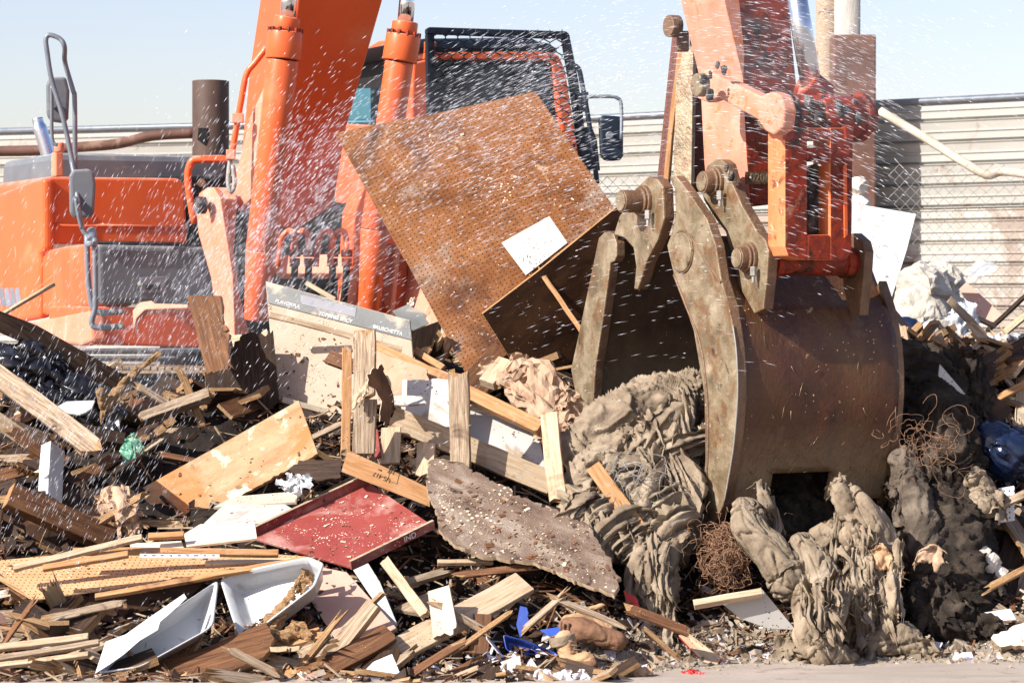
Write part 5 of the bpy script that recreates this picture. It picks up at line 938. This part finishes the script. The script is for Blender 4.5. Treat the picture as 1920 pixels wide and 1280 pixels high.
# ---- wire tangle
def tangle(name, label, cx, cy, Y, rx, ry, n, m, r=.0022, Yd=.12, curl=.05):
    b = MB()
    for k in range(n):
        c = P(cx + random.gauss(0, rx * .5), cy + random.gauss(0, ry * .5), Y + random.uniform(-Yd, Yd)); ax = V((random.gauss(0, 1), random.gauss(0, 1), random.gauss(0, 1))).normalized()
        u = ax.orthogonal().normalized(); v = ax.cross(u); R_ = curl * random.uniform(.5, 1.8); t0 = random.uniform(0, 6.28); ln = random.uniform(2.5, 7)
        b.tube([c + V((random.gauss(0, 1), random.gauss(0, 1), random.gauss(0, 1))) * R_ * .13 + (u * math.cos(t0 + ln * i / 10) + v * math.sin(t0 + ln * i / 10)) * R_ * (1 + .3 * math.sin(i)) + ax * R_ * .6 * i / 10 for i in range(11)], r * random.uniform(.7, 1.3), 4, 2)
    return tag(b.build(name, m), label, "wire tangle")
tangle("wire_tangle", "rusty curly wire tangle under the bucket's left side plate", 1362, 1042, 12.6, 46, 56, 300, M['rustwire'], .0016, .1, .034)
tangle("wire_tangle", "thin dark curled wires on the fibre mass right of the drum", 1745, 835, 12.95, 55, 50, 40, M['rustwire'], .0011, .1, .045)
tangle("wire_tangle", "few pale loose wires on top of the muddy cloth heap", 1200, 900, 12.75, 70, 40, 26, M['wire'], .0013, .08, .05)
# ---- drawer under the mud
slab("cardboard_box", "grey cardboard box side with wooden edges lying under the muddy roll", "box", [(1352, 1130), (1427, 1102), (1492, 1180), (1440, 1178), (1390, 1160)], 12.2, (-.05, -.97, -.15), .012, M['white'], M['orangewood'])
beam("wood_rail", "pale wooden rail along the top of the grey box side", "rail", (1300, 1128, 12.15), (1428, 1104, 12.15), 16, (-.2, -.6, .8), .03, M['pale'])
# ---- right side beyond the drum
slab("white_sheet", "tall white metal sheet leaning behind the bucket's right side", "sheet", [(1594, 380), (1718, 401), (1700, 470), (1662, 590), (1640, 600), (1600, 560)], 15.2, (-.15, -.95, .28), .006, M['plastic'], M['weather'])
tangle("wire_loop", "thin wire loop hanging against the white metal sheet", 1665, 480, 14.9, 14, 8, 2, M['wire'], .0012, .02, .05)
def rock(name, label, pts, m='concrete', am=.05, f=5):
    mb = MB()
    for (x, y, Y, r) in [q for p in pts for q in p]:
        c = P(x, y, Y); r_ = r * Y / FP; b2 = bmesh.new(); rnd = random.Random(int(x * 7 + y))
        for i in range(26):
            d = V((rnd.gauss(0, 1), rnd.gauss(0, 1), rnd.gauss(0, 1))).normalized(); b2.verts.new(c + V((d.x * r_ * rnd.uniform(.85, 1.1), d.y * r_ * 1.0, d.z * r_ * rnd.uniform(.9, 1.1))))
        h = bmesh.ops.convex_hull(b2, input=b2.verts[:]); bmesh.ops.delete(b2, geom=[g for g in h['geom_interior'] if isinstance(g, bmesh.types.BMVert)], context='VERTS')
        bmesh.ops.subdivide_edges(b2, edges=b2.edges[:], cuts=4, use_grid_fill=True); bmesh.ops.triangulate(b2, faces=b2.faces[:])
        for v_ in b2.verts: v_.co += (v_.co - c).normalized() * (am * .5 * noise.noise(v_.co * 7) + am * .3 * noise.noise(v_.co * 19) + am * .2 * noise.noise(v_.co * 50))
        me = bpy.data.meshes.new("t"); b2.to_mesh(me); b2.free(); mb.bm.from_mesh(me); bpy.data.meshes.remove(me)
    tag(mb.build(name, M[m]), label, "boulder", "concrete lumps by the fence")
rock("concrete_boulder", "large pale broken concrete boulder right of the white metal sheet", [[(1732, 540, 16.0, 52), (1722, 585, 16.0, 62)], [(1770, 535, 16.15, 40), (1768, 575, 16.1, 46)], [(1700, 620, 15.9, 50), (1740, 630, 15.9, 50)]])
rock("concrete_boulder", "small grey concrete lump seen right of the yoke link", [[(1608, 350, 17.0, 20), (1612, 385, 17.0, 26)]], am=.02, f=9)
b = MB(); b.cyl(P(1608, 900, 17.1), P(1612, 400, 17.1), .12); tag(b.build("concrete_pillar", M['concrete']), "slim concrete pillar under the small grey concrete lump", "pillar")
mound = MB()
rag("white_bag", "white plastic bag caught on the chain link fence", "plastic bag", 1842, 505, 18.0, .11, .7, M['plastic'], amp=.2, f=2)
rag("printed_bag", "crumpled white plastic bag with dark blue print right of the boulder", "plastic bag", 1800, 600, 15.2, .11, .9, M['printbag'], amp=.4, f=3.5, layers=2)
lump("blue_bag", "plain pale blue grey bag in front of the concrete boulder", "bag", [[(1735, 618, 15.3, 16), (1750, 618, 15.3, 20)]], M['clear'], amp=.02, f=6, sharp=5, res=.012)
lump("tarp_roll", "dark blue folded tarp behind the drum's upper right corner", "tarp", [[(1680, 608, 15.0, 14), (1705, 615, 15.0, 20), (1720, 640, 15.0, 22)]], M['navybag'], amp=.02, f=6, sharp=5, res=.012)
slab("wood_block", "orange wood block end at the drum's upper right edge", "block", [(1675, 612), (1698, 610), (1704, 640), (1680, 645)], 14.3, (-.4, -.8, .4), .05, M['pale'])
slab("plywood_piece", "pinkish plywood piece leaning right of the printed bag", "board", [(1798, 542), (1812, 528), (1880, 590), (1872, 605), (1840, 600)], 15.6, (-.3, -.8, .5), .02, M['pink'], M['cream'])
GR = "loose sticks on the right hand pile"
for i, (a, c, wd, Y, m, lb) in enumerate(((((1830, 668), (1925, 585), 13, 15.0, 'pale', "long pale stick pointing up to the right edge")), ((1790, 575), (1866, 608), 9, 15.2, 'weather', "grey stick crossing above the printed bag"), ((1780, 560), (1850, 630), 14, 15.1, 'weather', "dark grey stick in front of the printed bag"),
        ((1806, 655), (1828, 620), 12, 14.9, 'pale', "short pale stick standing upright in the right pile"), ((1830, 652), (1858, 625), 12, 14.9, 'pale', "short pale stick leaning beside the upright one"), ((1750, 600), (1800, 645), 8, 15.0, 'weather', "thin grey lath left of the upright pale stick"),
        ((1850, 620), (1925, 550), 8, 15.4, 'darkwood', "dark curved pole crossing the fence's lower corner"), ((1840, 700), (1895, 712), 8, 14.4, 'cream', "pale lath on the heap of white scraps"), ((1830, 712), (1890, 704), 7, 14.4, 'cream', "second pale lath under the first on the white scraps"), ((1835, 690), (1880, 708), 8, 14.5, 'cream', "cream lath end half buried among the white scraps"), ((1870, 745), (1930, 715), 14, 14.0, 'orangewood', "orange brown split plank at the right edge above the navy bag"))):
    beam("stick", lb, "stick", (*a, Y), (*c, Y), wd, NL, .02, M[m], GR, jag=.008)
lump("clear_film", "crumpled clear plastic film on the right hand pile", "plastic film", [[(1840, 655, 14.7, 18), (1875, 650, 14.7, 24), (1900, 655, 14.7, 18)]], M['clear'], amp=.04, f=12, sharp=4, res=.01, rags=6, rag_a=.09)
slab("cut_log", "dark sawn log end with two sunlit stripes on the right pile", "log", [(1722, 650), (1765, 622), (1772, 640), (1775, 665), (1745, 672)], 14.3, (-.3, -.75, .6), .16, M['weather'], M['darkwood'])
lump("stump", "dark splintered stump right of the dark fibre mass", "stump", [[(1790, 700, 14.2, 22), (1800, 760, 14.1, 26)], [(1780, 670, 14.3, 12), (1815, 665, 14.2, 14)]], M['darkwood'], amp=.04, f=9, sharp=2, res=.01, rags=6, rag_a=.07)
slab("dirty_board", "dirty white panel standing between the fibre mass and the stump", "panel", [(1762, 682), (1810, 738), (1765, 762), (1758, 720)], 13.4, (.05, -.98, .2), .012, M['white'], M['cream'])
slab("bark_sheet", "dark curved bark sheet above the navy trash bag", "bark", [(1765, 775), (1830, 745), (1862, 742), (1900, 768), (1880, 790), (1820, 800), (1790, 805)], 13.55, (.2, -.95, .2), .03, M['darkply'], M['brownwood'], jag=(0, 1, 2), amp=.01)
rock("concrete_chunk", "pinkish white broken concrete chunk at the right beneath the bundle", [[(1843, 1038, 12.8, 17), (1858, 1055, 12.8, 22), (1874, 1073, 12.8, 15)]], am=.015)
slab("foil_scrap", "flat grey blue sheet scrap low at the right edge", "scrap", [(1840, 1148), (1895, 1140), (1905, 1160), (1850, 1165)], 12.5, NU_, .006, M['clear'])
slab("plywood_scrap", "layered pale plywood scrap on the ground at the right edge", "board", [(1858, 1195), (1900, 1172), (1935, 1162), (1935, 1215), (1905, 1210), (1870, 1208)], 12.3, (-.2, -.7, .7), .03, M['cream'], M['pale'], jag=(0, 3, 4), amp=.015)
slab("wood_offcut", "small pale pointed wood offcut on the ground left of the drawer", "board", [(1272, 1190), (1290, 1185), (1352, 1232), (1345, 1245), (1318, 1240)], 12.1, (-.15, -.7, .7), .02, M['pale'], M['redp'])
lump("paper_ball", "crumpled brown paper ball lying on the ground", "paper ball", [[(1180, 1255, 11.7, 16), (1200, 1258, 11.7, 17)]], M['tan'], amp=.03, f=16, sharp=3, res=.012, rags=4, rag_a=.04, facet=1)
rag("red_wrapper", "crumpled red and pink wrapper on the ground at the bottom", "wrapper", 1300, 1262, 11.75, .06, .5, M['redp'], n=(-.1, -.3, .95), amp=.25, f=5)
lump("cloth_rag", "pale lilac cloth rag lying under the upright boot", "rag", [[(1010, 1268, 11.6, 12), (1050, 1272, 11.58, 14), (1090, 1268, 11.58, 10)]], M['cloth'], amp=.025, f=12, sharp=5, res=.006, rags=5, rag_a=.06)
# ---- tall boards behind the stick
slab("tall_pegboard", "tall narrow dark red pegboard strip standing left of the digger arm", "pegboard", [(1262, 50), (1278, 50), (1256, 345), (1231, 345)], 13.95, (-.5, -.85, .1), .008, M['pegdark'], M['orangewood'])
beam("tall_batten", "tall thin orange batten beside the narrow red pegboard", "batten", (1274, 90, 13.9), (1248, 345, 13.9), 10, NL, .02, M['orangewood'])
slab("tall_board", "tall pale grey brown board between the pegboard strip and the digger arm", "board", [(1270, 72), (1300, 90), (1296, 345), (1262, 345)], 13.85, (-.6, -.8, .1), .03, M['lug'], M['weather'])
slab("tall_board", "tall dark perforated board directly behind the digger arm", "board", [(1296, 60), (1350, 60), (1360, 360), (1288, 360)], 14.05, (.3, -.95, 0), .02, M['pegdark'])
#@@FILL
# ---------------------------------------------------------------- buried scraps, individually built
def surf_n(x, y):
    e = .06; return V((heap(x - e, y) - heap(x + e, y), heap(x, y - e) - heap(x, y + e), 2 * e)).normalized()
fills = []
def proto_board(name, m, edge, L_, W2, T, jg, label, cat, group):
    b = MB(); pts = [V((-L_ / 2, -W2 / 2, 0)), V((L_ / 2, -W2 / 2, 0)), V((L_ / 2, W2 / 2, 0)), V((-L_ / 2, W2 / 2, 0))]
    def spk(sg_):
        k = max(5, int(W2 / .006)); return [V((sg_ * (L_ / 2 + random.random() ** 3 * L_ * .22 - .02), sg_ * (-W2 / 2 + W2 * (i + .5) / k), 0)) for i in range(k)]
    clean = random.random() < .3
    pts = [pts[0], pts[1]] + ([] if clean else spk(1)) + [pts[2], pts[3]] + spk(-1); b.poly(pts, V((0, 0, -T)), 1)
    for v_ in b.bm.verts: v_.co += V((0, .012 * noise.noise(v_.co * 4 + V((L_ * 50, 0, 0))), .05 * L_ * noise.noise(V((v_.co.x * 3, L_ * 90, 0)))))
    o = b.build(name, [M[m], M[edge]], None, 0, Matrix(), 1); return tag(o, label, cat, group)
kinds = [("broken_lath", 'pale', 'pale', .42, .06, .018, .012, 75, "pale broken lath lying loose among the heap's debris", "wood scrap", "pale broken laths in the heap"),
         ("board_fragment", 'orangewood', 'pale', .30, .09, .02, .015, 80, "orange brown broken board piece lying loose in the heap", "wood scrap", "orange brown board pieces in the heap"),
         ("board_piece", 'brownwood', 'bark', .46, .13, .02, .02, 120, "brown broken board piece half buried in the heap", "wood scrap", "brown board pieces in the heap"),
         ("wet_board_piece", 'darkwood', 'bark', .55, .16, .03, .025, 130, "dark wet board piece half buried in the heap", "wood scrap", "dark board pieces in the heap"),
         ("grey_wood_piece", 'weather', 'bark', .40, .08, .02, .02, 120, "grey weathered wood piece lying loose in the heap", "wood scrap", "grey wood pieces in the heap"),
         ("panel_scrap", 'white', 'cream', .18, .12, .008, .012, 34, "small white panel fragment lying in the heap", "panel scrap", "white panel fragments in the heap"),
         ("panel_scrap", 'pink', 'cream', .26, .17, .01, .012, 18, "small pinkish panel fragment lying in the heap", "panel scrap", "pinkish panel fragments in the heap")]
KEEP = [(455, 830, 880, 1085), (800, 1170, 860, 1120), (180, 440, 1080, 1265), (400, 590, 1040, 1200), (60, 560, 1000, 1125), (560, 750, 1060, 1215), (1000, 1200, 1120, 1275), (650, 1010, 1090, 1262), (280, 600, 770, 1000), (500, 700, 560, 860), (1080, 1320, 700, 1200), (640, 880, 820, 960)]
for nm, m, e, L_, W2, T, jg, cnt, lb, cat, grp in kinds:
    pr = [proto_board(nm, m, e, L_ * random.uniform(.6, 1.3), W2 * random.uniform(.6, 1.3), T, jg, lb, cat, grp) for _ in range(6)]
    for k in range(cnt):
        if k < 6: o = pr[k]
        else: o = pr[k % 6].copy(); COL.objects.link(o)
        for tr_ in range(50):
            y = random.uniform(11.55, 15.0); x = random.uniform(-.2, .2) * y; px = 960 + x * FP / y; py = HZ - (heap(x, y) - EYE) * FP / y
            if k % 9 == 8: x = random.uniform(1.75, 2.95); y = random.uniform(13.6, 15.6); px = 960 + x * FP / y; py = HZ - (heap(x, y) - EYE) * FP / y; break
            if px > 1180 and (y < 12.45 or py > 1180): continue
            if px < 420 and 690 < py < 1000 and m not in ('darkwood', 'brownwood') and random.random() < .85: continue  # mostly dark boards here: they stand in for deep shade
            if 1200 < px < 1700 and y < 13.6: continue
            if any(a0 < px < a1 and c0 < py < c1 for a0, a1, c0, c1 in KEEP): continue
            break
        n = (surf_n(x, y) + V((random.gauss(0, .38), random.gauss(0, .38), 0))).normalized(); xx = n.orthogonal().normalized(); xx = Matrix.Rotation(random.uniform(0, 6.28), 3, n) @ xx; yy = n.cross(xx)
        c = V((x, y, heap(x, y) + .02)); s_ = random.uniform(.6, 1.25)
        o.matrix_world = Matrix(((xx.x * s_, yy.x * s_, n.x * s_, c.x), (xx.y * s_, yy.y * s_, n.y * s_, c.y), (xx.z * s_, yy.z * s_, n.z * s_, c.z), (0, 0, 0, 1)))
# ---- small litter nobody could count
def litter(name, label, n, m, size, flat, region, cat):
    b = MB(); bm = b.bm
    for k in range(n):
        x, y = region()
        s_ = size * random.lognormvariate(0, .5); a = random.uniform(.2, 1); c = V((x, y, max(0, heap(x, y)) + s_ * .2)); nn = (surf_n(x, y) + V((random.gauss(0, .5), random.gauss(0, .5), 0))).normalized()
        u = nn.orthogonal().normalized(); u = Matrix.Rotation(random.uniform(0, 6.28), 3, nn) @ u; v = nn.cross(u)
        kk = random.choice((3, 4, 5)); ring = []; 
        for i in range(kk):
            t_ = 2 * math.pi * (i + random.uniform(-.3, .3)) / kk; ring.append(c + u * math.cos(t_) * s_ + v * math.sin(t_) * s_ * a)
        A = [bm.verts.new(q) for q in ring]; B = [bm.verts.new(q - nn * s_ * flat) for q in ring]
        bm.faces.new(A); bm.faces.new(B[::-1])
        for i in range(kk): bm.faces.new((A[i], B[i], B[(i + 1) % kk], A[(i + 1) % kk]))
    tag(b.build(name, m), label, cat, None, 'stuff')
def everywhere():
    while 1:
        y = random.uniform(11.5, 15.3); x = random.uniform(-.2, .2) * y
        if random.random() < .12: x = random.uniform(1.6, 3); y = random.uniform(13.5, 16)
        if x < -1.25 and 12.95 < y < 14.9 and random.random() < .8: continue
        if y < 11.72 + .55 * sm(.1, 1.3, x) - (.25 if x < .1 else 0): continue
        return x, y
def front():
    x = random.uniform(-1.2, 2.3); return x, 11.7 + .5 * sm(.1, 1.3, x) + abs(random.gauss(0, .25))
def gnd():
    x = random.uniform(0.3, 2.6); return x, 11.85 + .55 * sm(.1, 1.3, x) + random.gauss(0, .13)
litter("wood_chips", "tiny pale wood chips strewn all over the heap", 2600, M['pale'], .010, .25, everywhere, "wood chips")
litter("bark_chips", "small brown bark and board crumbs strewn over the heap", 3000, M['brownwood'], .014, .4, everywhere, "bark chips")
litter("dark_crumbs", "dark crumbs and dirt clods covering the heap", 5000, M['darkwood'], .022, .6, everywhere, "crumbs")
litter("white_flecks", "tiny white paper and plaster flecks over the heap", 1500, M['white'], .011, .15, everywhere, "flecks")
litter("paper_flecks", "white and lilac paper scraps at the foot of the heap", 420, M['cloth'], .02, .06, front, "paper flecks")
litter("rubble_crumbs", "crumbled pale rubble along the edge of the bare ground", 4200, M['crumb'], .011, .7, gnd, "rubble")
litter("mud_crumbs", "brown mud crumbs along the edge of the bare ground", 3000, M['mud'], .014, .7, gnd, "rubble")
def long_litter(name, label, n, m, region):
    b = MB()
    for k in range(n):
        x, y = region(); nn = surf_n(x, y); u = Matrix.Rotation(random.uniform(0, 6.28), 3, nn) @ nn.orthogonal().normalized(); u = (u + nn * random.uniform(-.3, .5)).normalized(); c = V((x, y, max(0, heap(x, y)) + .015)); l_ = random.uniform(.02, .09)
        b.box(c, u * l_, nn.cross(u).normalized() * random.uniform(.001, .005), nn * random.uniform(.001, .003))
    tag(b.build(name, m), label, "splinters", None, 'stuff')
long_litter("splinters", "thin pale splinters strewn all over the heap", 1500, M['pale'], everywhere)
long_litter("dark_splinters", "thin brown splinters strewn all over the heap", 1800, M['brownwood'], everywhere)
def board_litter(nm, host, poly, n, size, m, label, band=None):
    o = bpy.data.objects[host]; fr = WM[o.name]; nn = fr.col[2].to_3d(); b = MB(); bm = b.bm; k = 0
    x0, x1 = min(p[0] for p in poly), max(p[0] for p in poly); y0, y1 = min(p[1] for p in poly), max(p[1] for p in poly)
    def inside(x, y):
        c = False
        for i in range(len(poly)):
            (xa, ya), (xb, yb) = poly[i], poly[i - 1]
            if (ya > y) != (yb > y) and x < (xb - xa) * (y - ya) / (yb - ya) + xa: c = not c
        return c
    while k < n:
        x, y = random.uniform(x0, x1), random.uniform(y0, y1)
        if not inside(x, y) or noise.noise(V((x / 45, y / 30, n))) < random.uniform(-.15, .35): k += .12; continue
        k += 1; c = hit(x, y, fr.translation, nn) + nn * .003; s_ = size * random.lognormvariate(0, .5); u = Matrix.Rotation(random.uniform(0, 6.28), 3, nn) @ fr.col[0].to_3d(); u = (u + nn * random.uniform(-.3, .3)).normalized()
        b.box(c, u * s_, nn.cross(u).normalized() * s_ * random.uniform(.15, .8), nn * s_ * random.uniform(.05, .15))
    tag(b.build(nm, m), label, "wood chips", None, 'stuff')
PB = [(815, 870), (985, 940), (1100, 990), (1155, 1085), (1060, 1070), (900, 1035), (825, 985)]
board_litter("wood_chips", "particle_board", PB, 300, .0042, M['pale'], "pale chips scattered over the rough particle board")
board_litter("bark_chips", "particle_board", PB, 240, .0055, M['brownwood'], "dark chips scattered over the rough particle board")
board_litter("white_flecks", "particle_board", PB, 90, .0045, M['cream'], "white flecks scattered over the rough particle board")
RT = [(500, 1003), (690, 915), (800, 985), (656, 1055)]
board_litter("wood_chips", "red_tray", RT, 150, .004, M['cream'], "pale chips scattered over the red tray")
board_litter("bark_chips", "red_tray", RT, 60, .004, M['brownwood'], "brown crumbs scattered over the red tray")
board_litter("wood_chips", "pegboard", [(640, 262), (1000, 185), (1140, 380), (1010, 500), (880, 660)], 130, .005, M['pale'], "pale chips stuck on the big brown pegboard")
board_litter("wood_chips", "sign_board", [(510, 600), (640, 640), (640, 850), (530, 790)], 90, .005, M['brownwood'], "brown crumbs stuck on the beige sign board")
board_litter("bark_chips", "painted_board", [(280, 920), (560, 765), (585, 845), (345, 975)], 40, .004, M['brownwood'], "brown crumbs lying on the peeling painted board")
board_litter("wood_chips", "pegboard.001", [(10, 1055), (150, 1040), (560, 1042), (330, 1080), (70, 1115)], 70, .004, M['brownwood'], "brown crumbs lying on the flat pegboard")
TOPS = [((215, 880), (330, 800), 16, 'weather'), ((300, 850), (395, 870), 14, 'brownwood'), ((40, 860), (150, 905), 14, 'darkwood'), ((150, 1000), (260, 930), 12, 'bark'), ((15, 800), (95, 860), 18, 'brownwood'), ((560, 830), (640, 790), 12, 'weather'), ((600, 930), (690, 880), 12, 'weather'),
        ((820, 1130), (905, 1180), 14, 'weather'), ((860, 1215), (950, 1150), 12, 'bark'), ((640, 1150), (560, 1250), 12, 'bark'), ((860, 1075), (1000, 1062), 12, 'brownwood'), ((980, 1180), (1060, 1110), 10, 'weather'), ((1040, 1120), (1160, 1170), 12, 'weather'), ((1180, 1140), (1290, 1180), 16, 'brownwood'),
        ((90, 1160), (220, 1130), 14, 'weather'), ((20, 1150), (130, 1180), 12, 'bark'), ((430, 1215), (520, 1262), 12, 'weather'), ((770, 1262), (860, 1205), 14, 'brownwood'), ((900, 820), (990, 760), 10, 'weather'), ((470, 870), (545, 905), 12, 'bark'), ((705, 1120), (640, 1180), 8, 'weather'), ((1210, 1180), (1270, 1230), 10, 'bark'),
        ((340, 700), (380, 800), 12, 'bark'), ((255, 720), (320, 760), 12, 'weather'), ((60, 1130), (10, 1200), 10, 'brownwood'), ((1730, 640), (1840, 690), 12, 'weather'), ((1840, 640), (1760, 720), 10, 'weather'), ((1870, 690), (1930, 760), 14, 'weather'), ((1840, 960), (1925, 920), 14, 'weather'), ((1850, 1100), (1925, 1060), 12, 'bark')]
for (a, c, wd, m) in TOPS:
    beam("splintered_strip", "long splintered wood strip lying on top of the loose debris", "wood strip", a, c, wd * random.uniform(.8, 1.3), (random.uniform(-.4, .2), -.7, .6), random.uniform(.01, .025), M[m], "splintered strips on top of the heap", M['bark'], jag=.05)
#@@SPRAY
# ---------------------------------------------------------------- water spray
def spray():
    b = MB(); bm = b.bm
    blobs = [(300, 640, 190, 150, 4200, 13.6, 17), (560, 400, 110, 110, 4600, 14.8, 16.6), (820, 260, 140, 60, 3300, 14.0, 14.9), (1000, 140, 90, 55, 1500, 14.0, 18), (1480, 110, 110, 100, 1900, 12.0, 12.5),
             (140, 850, 120, 130, 2400, 11.8, 13), (1230, 470, 150, 120, 450, 12.2, 12.8), (900, 380, 150, 90, 1200, 13.9, 14.8), (1560, 280, 80, 100, 800, 12.0, 12.4), (1130, 240, 100, 80, 600, 13, 14.5), (640, 620, 220, 110, 500, 12.6, 13.8), (420, 520, 90, 110, 2400, 15.5, 16.8), (1250, 40, 120, 90, 900, 12, 14), (1700, 150, 110, 100, 500, 12, 14)]
    kx = [(0, 63), (350, 60), (560, 50), (720, 36), (900, 26), (1100, 17), (1300, 4), (1450, -14), (1650, -24)]
    for cx, cy, sx, sy, n, y0, y1 in blobs:
        for k in range(int(n * 1.5)):
            px = random.gauss(cx, sx); py = random.gauss(cy, sy); Y = random.uniform(y0, y1)
            if not (-60 < px < 1980 and -60 < py < 1180): continue
            an = kx[-1][1] if px > 1650 else 63
            for (xa, aa), (xb, ab) in zip(kx, kx[1:]):
                if xa <= px <= xb: an = aa + (ab - aa) * (px - xa) / (xb - xa); break
            an = math.radians(an + random.gauss(0, 4)); ca, sa = math.cos(an), math.sin(an)
            al = px * ca - py * sa; ac = px * sa + py * ca
            if noise.noise(V((al / 70, ac / 22, cx))) + .5 * noise.noise(V((al / 25, ac / 9, 3))) < random.uniform(-.25, .45): continue
            s_ = Y / FP; d = V((ca, random.gauss(0, .15), sa)).normalized(); u = d.orthogonal().normalized(); v = d.cross(u)
            lf = px < 460 and py > 420; big = random.random() < (.03 if lf else .07); r = s_ * (random.uniform(.9, 1.5) if big else random.uniform(.25, .6 if lf else .8)); l_ = s_ * (random.uniform(2.5, 6) if big else random.uniform(4, 11)); c = P(px, py, Y)
            mi = 0 if big or random.random() < .28 else 1; r *= 1.25 if mi else 1; l_ *= 1.2 if mi else 1
            A = bm.verts.new(c + d * l_); B = bm.verts.new(c - d * l_); R_ = [bm.verts.new(c + (u * math.cos(t_) + v * math.sin(t_)) * r + d * l_ * .1) for t_ in (0, 1.57, 3.14, 4.71)]
            for i in range(4):
                
                for fv in ((A, R_[i], R_[(i + 1) % 4]), (B, R_[(i + 1) % 4], R_[i])): f_ = bm.faces.new(fv); f_.smooth = True; f_.material_index = mi
    tag(b.build("water_spray", [M['water'], M['waterf']]), "spray of white water drops blowing over the machine and the heap", "water spray", None, 'stuff')
    def mist(cx, cy, Y, rx, rz, ry, tilt, dens):
        m = bpy.data.materials.new("water_mist"); m.use_nodes = True; N = m.node_tree.nodes; K = m.node_tree.links; N.remove(N["Principled BSDF"])
        pv = N.new("ShaderNodeVolumePrincipled"); pv.inputs["Color"].default_value = (.97, .98, 1, 1); pv.inputs["Anisotropy"].default_value = .2; K.new(pv.outputs[0], N["Material Output"].inputs[1])
        tc = N.new("ShaderNodeTexCoord"); ln = N.new("ShaderNodeVectorMath"); ln.operation = 'LENGTH'; K.new(tc.outputs["Object"], ln.inputs[0])
        mr = N.new("ShaderNodeMapRange"); mr.interpolation_type = 'SMOOTHSTEP'; mr.inputs[1].default_value = 1; mr.inputs[2].default_value = .05; K.new(ln.outputs["Value"], mr.inputs[0])
        mp_ = N.new("ShaderNodeMapping"); mp_.inputs["Scale"].default_value = (1.5, 2, 5); K.new(tc.outputs["Object"], mp_.inputs[0]); no = N.new("ShaderNodeTexNoise"); no.inputs["Scale"].default_value = 1.6; no.inputs["Detail"].default_value = 4; K.new(mp_.outputs[0], no.inputs["Vector"])
        r2 = N.new("ShaderNodeMapRange"); r2.inputs[1].default_value = .35; r2.inputs[2].default_value = .7; r2.inputs[4].default_value = dens; K.new(no.outputs[0], r2.inputs[0])
        mu = N.new("ShaderNodeMath"); mu.operation = 'MULTIPLY'; K.new(mr.outputs[0], mu.inputs[0]); K.new(r2.outputs[0], mu.inputs[1]); K.new(mu.outputs[0], pv.inputs["Density"])
        me = bpy.data.meshes.new("water_mist"); bm = bmesh.new(); bmesh.ops.create_icosphere(bm, subdivisions=3, radius=1); bm.to_mesh(me); bm.free(); me.materials.append(m)
        o = bpy.data.objects.new("water_mist", me); COL.objects.link(o); o.location = P(cx, cy, Y); o.rotation_euler = (0, -math.radians(tilt), 0); o.scale = (rx, ry, rz); return o
    for q, lb in (((640, 380, 15.4, 1.5, .55, .5, 38, 0.54), "pale mist of the spray before the boom's foot"), ((1500, 120, 12.2, .95, .5, .3, -15, 0.78), "pale mist of the spray before the digger arm"), ((960, 190, 14.6, 1.1, .35, .35, 22, 0.35), "pale mist of the spray before the cab"), ((300, 620, 15.2, 1.1, .7, .6, 60, 0.27), "thin mist of the spray before the grey tool box")):
        tag(mist(*q), lb, "mist", None, 'stuff')
spray()
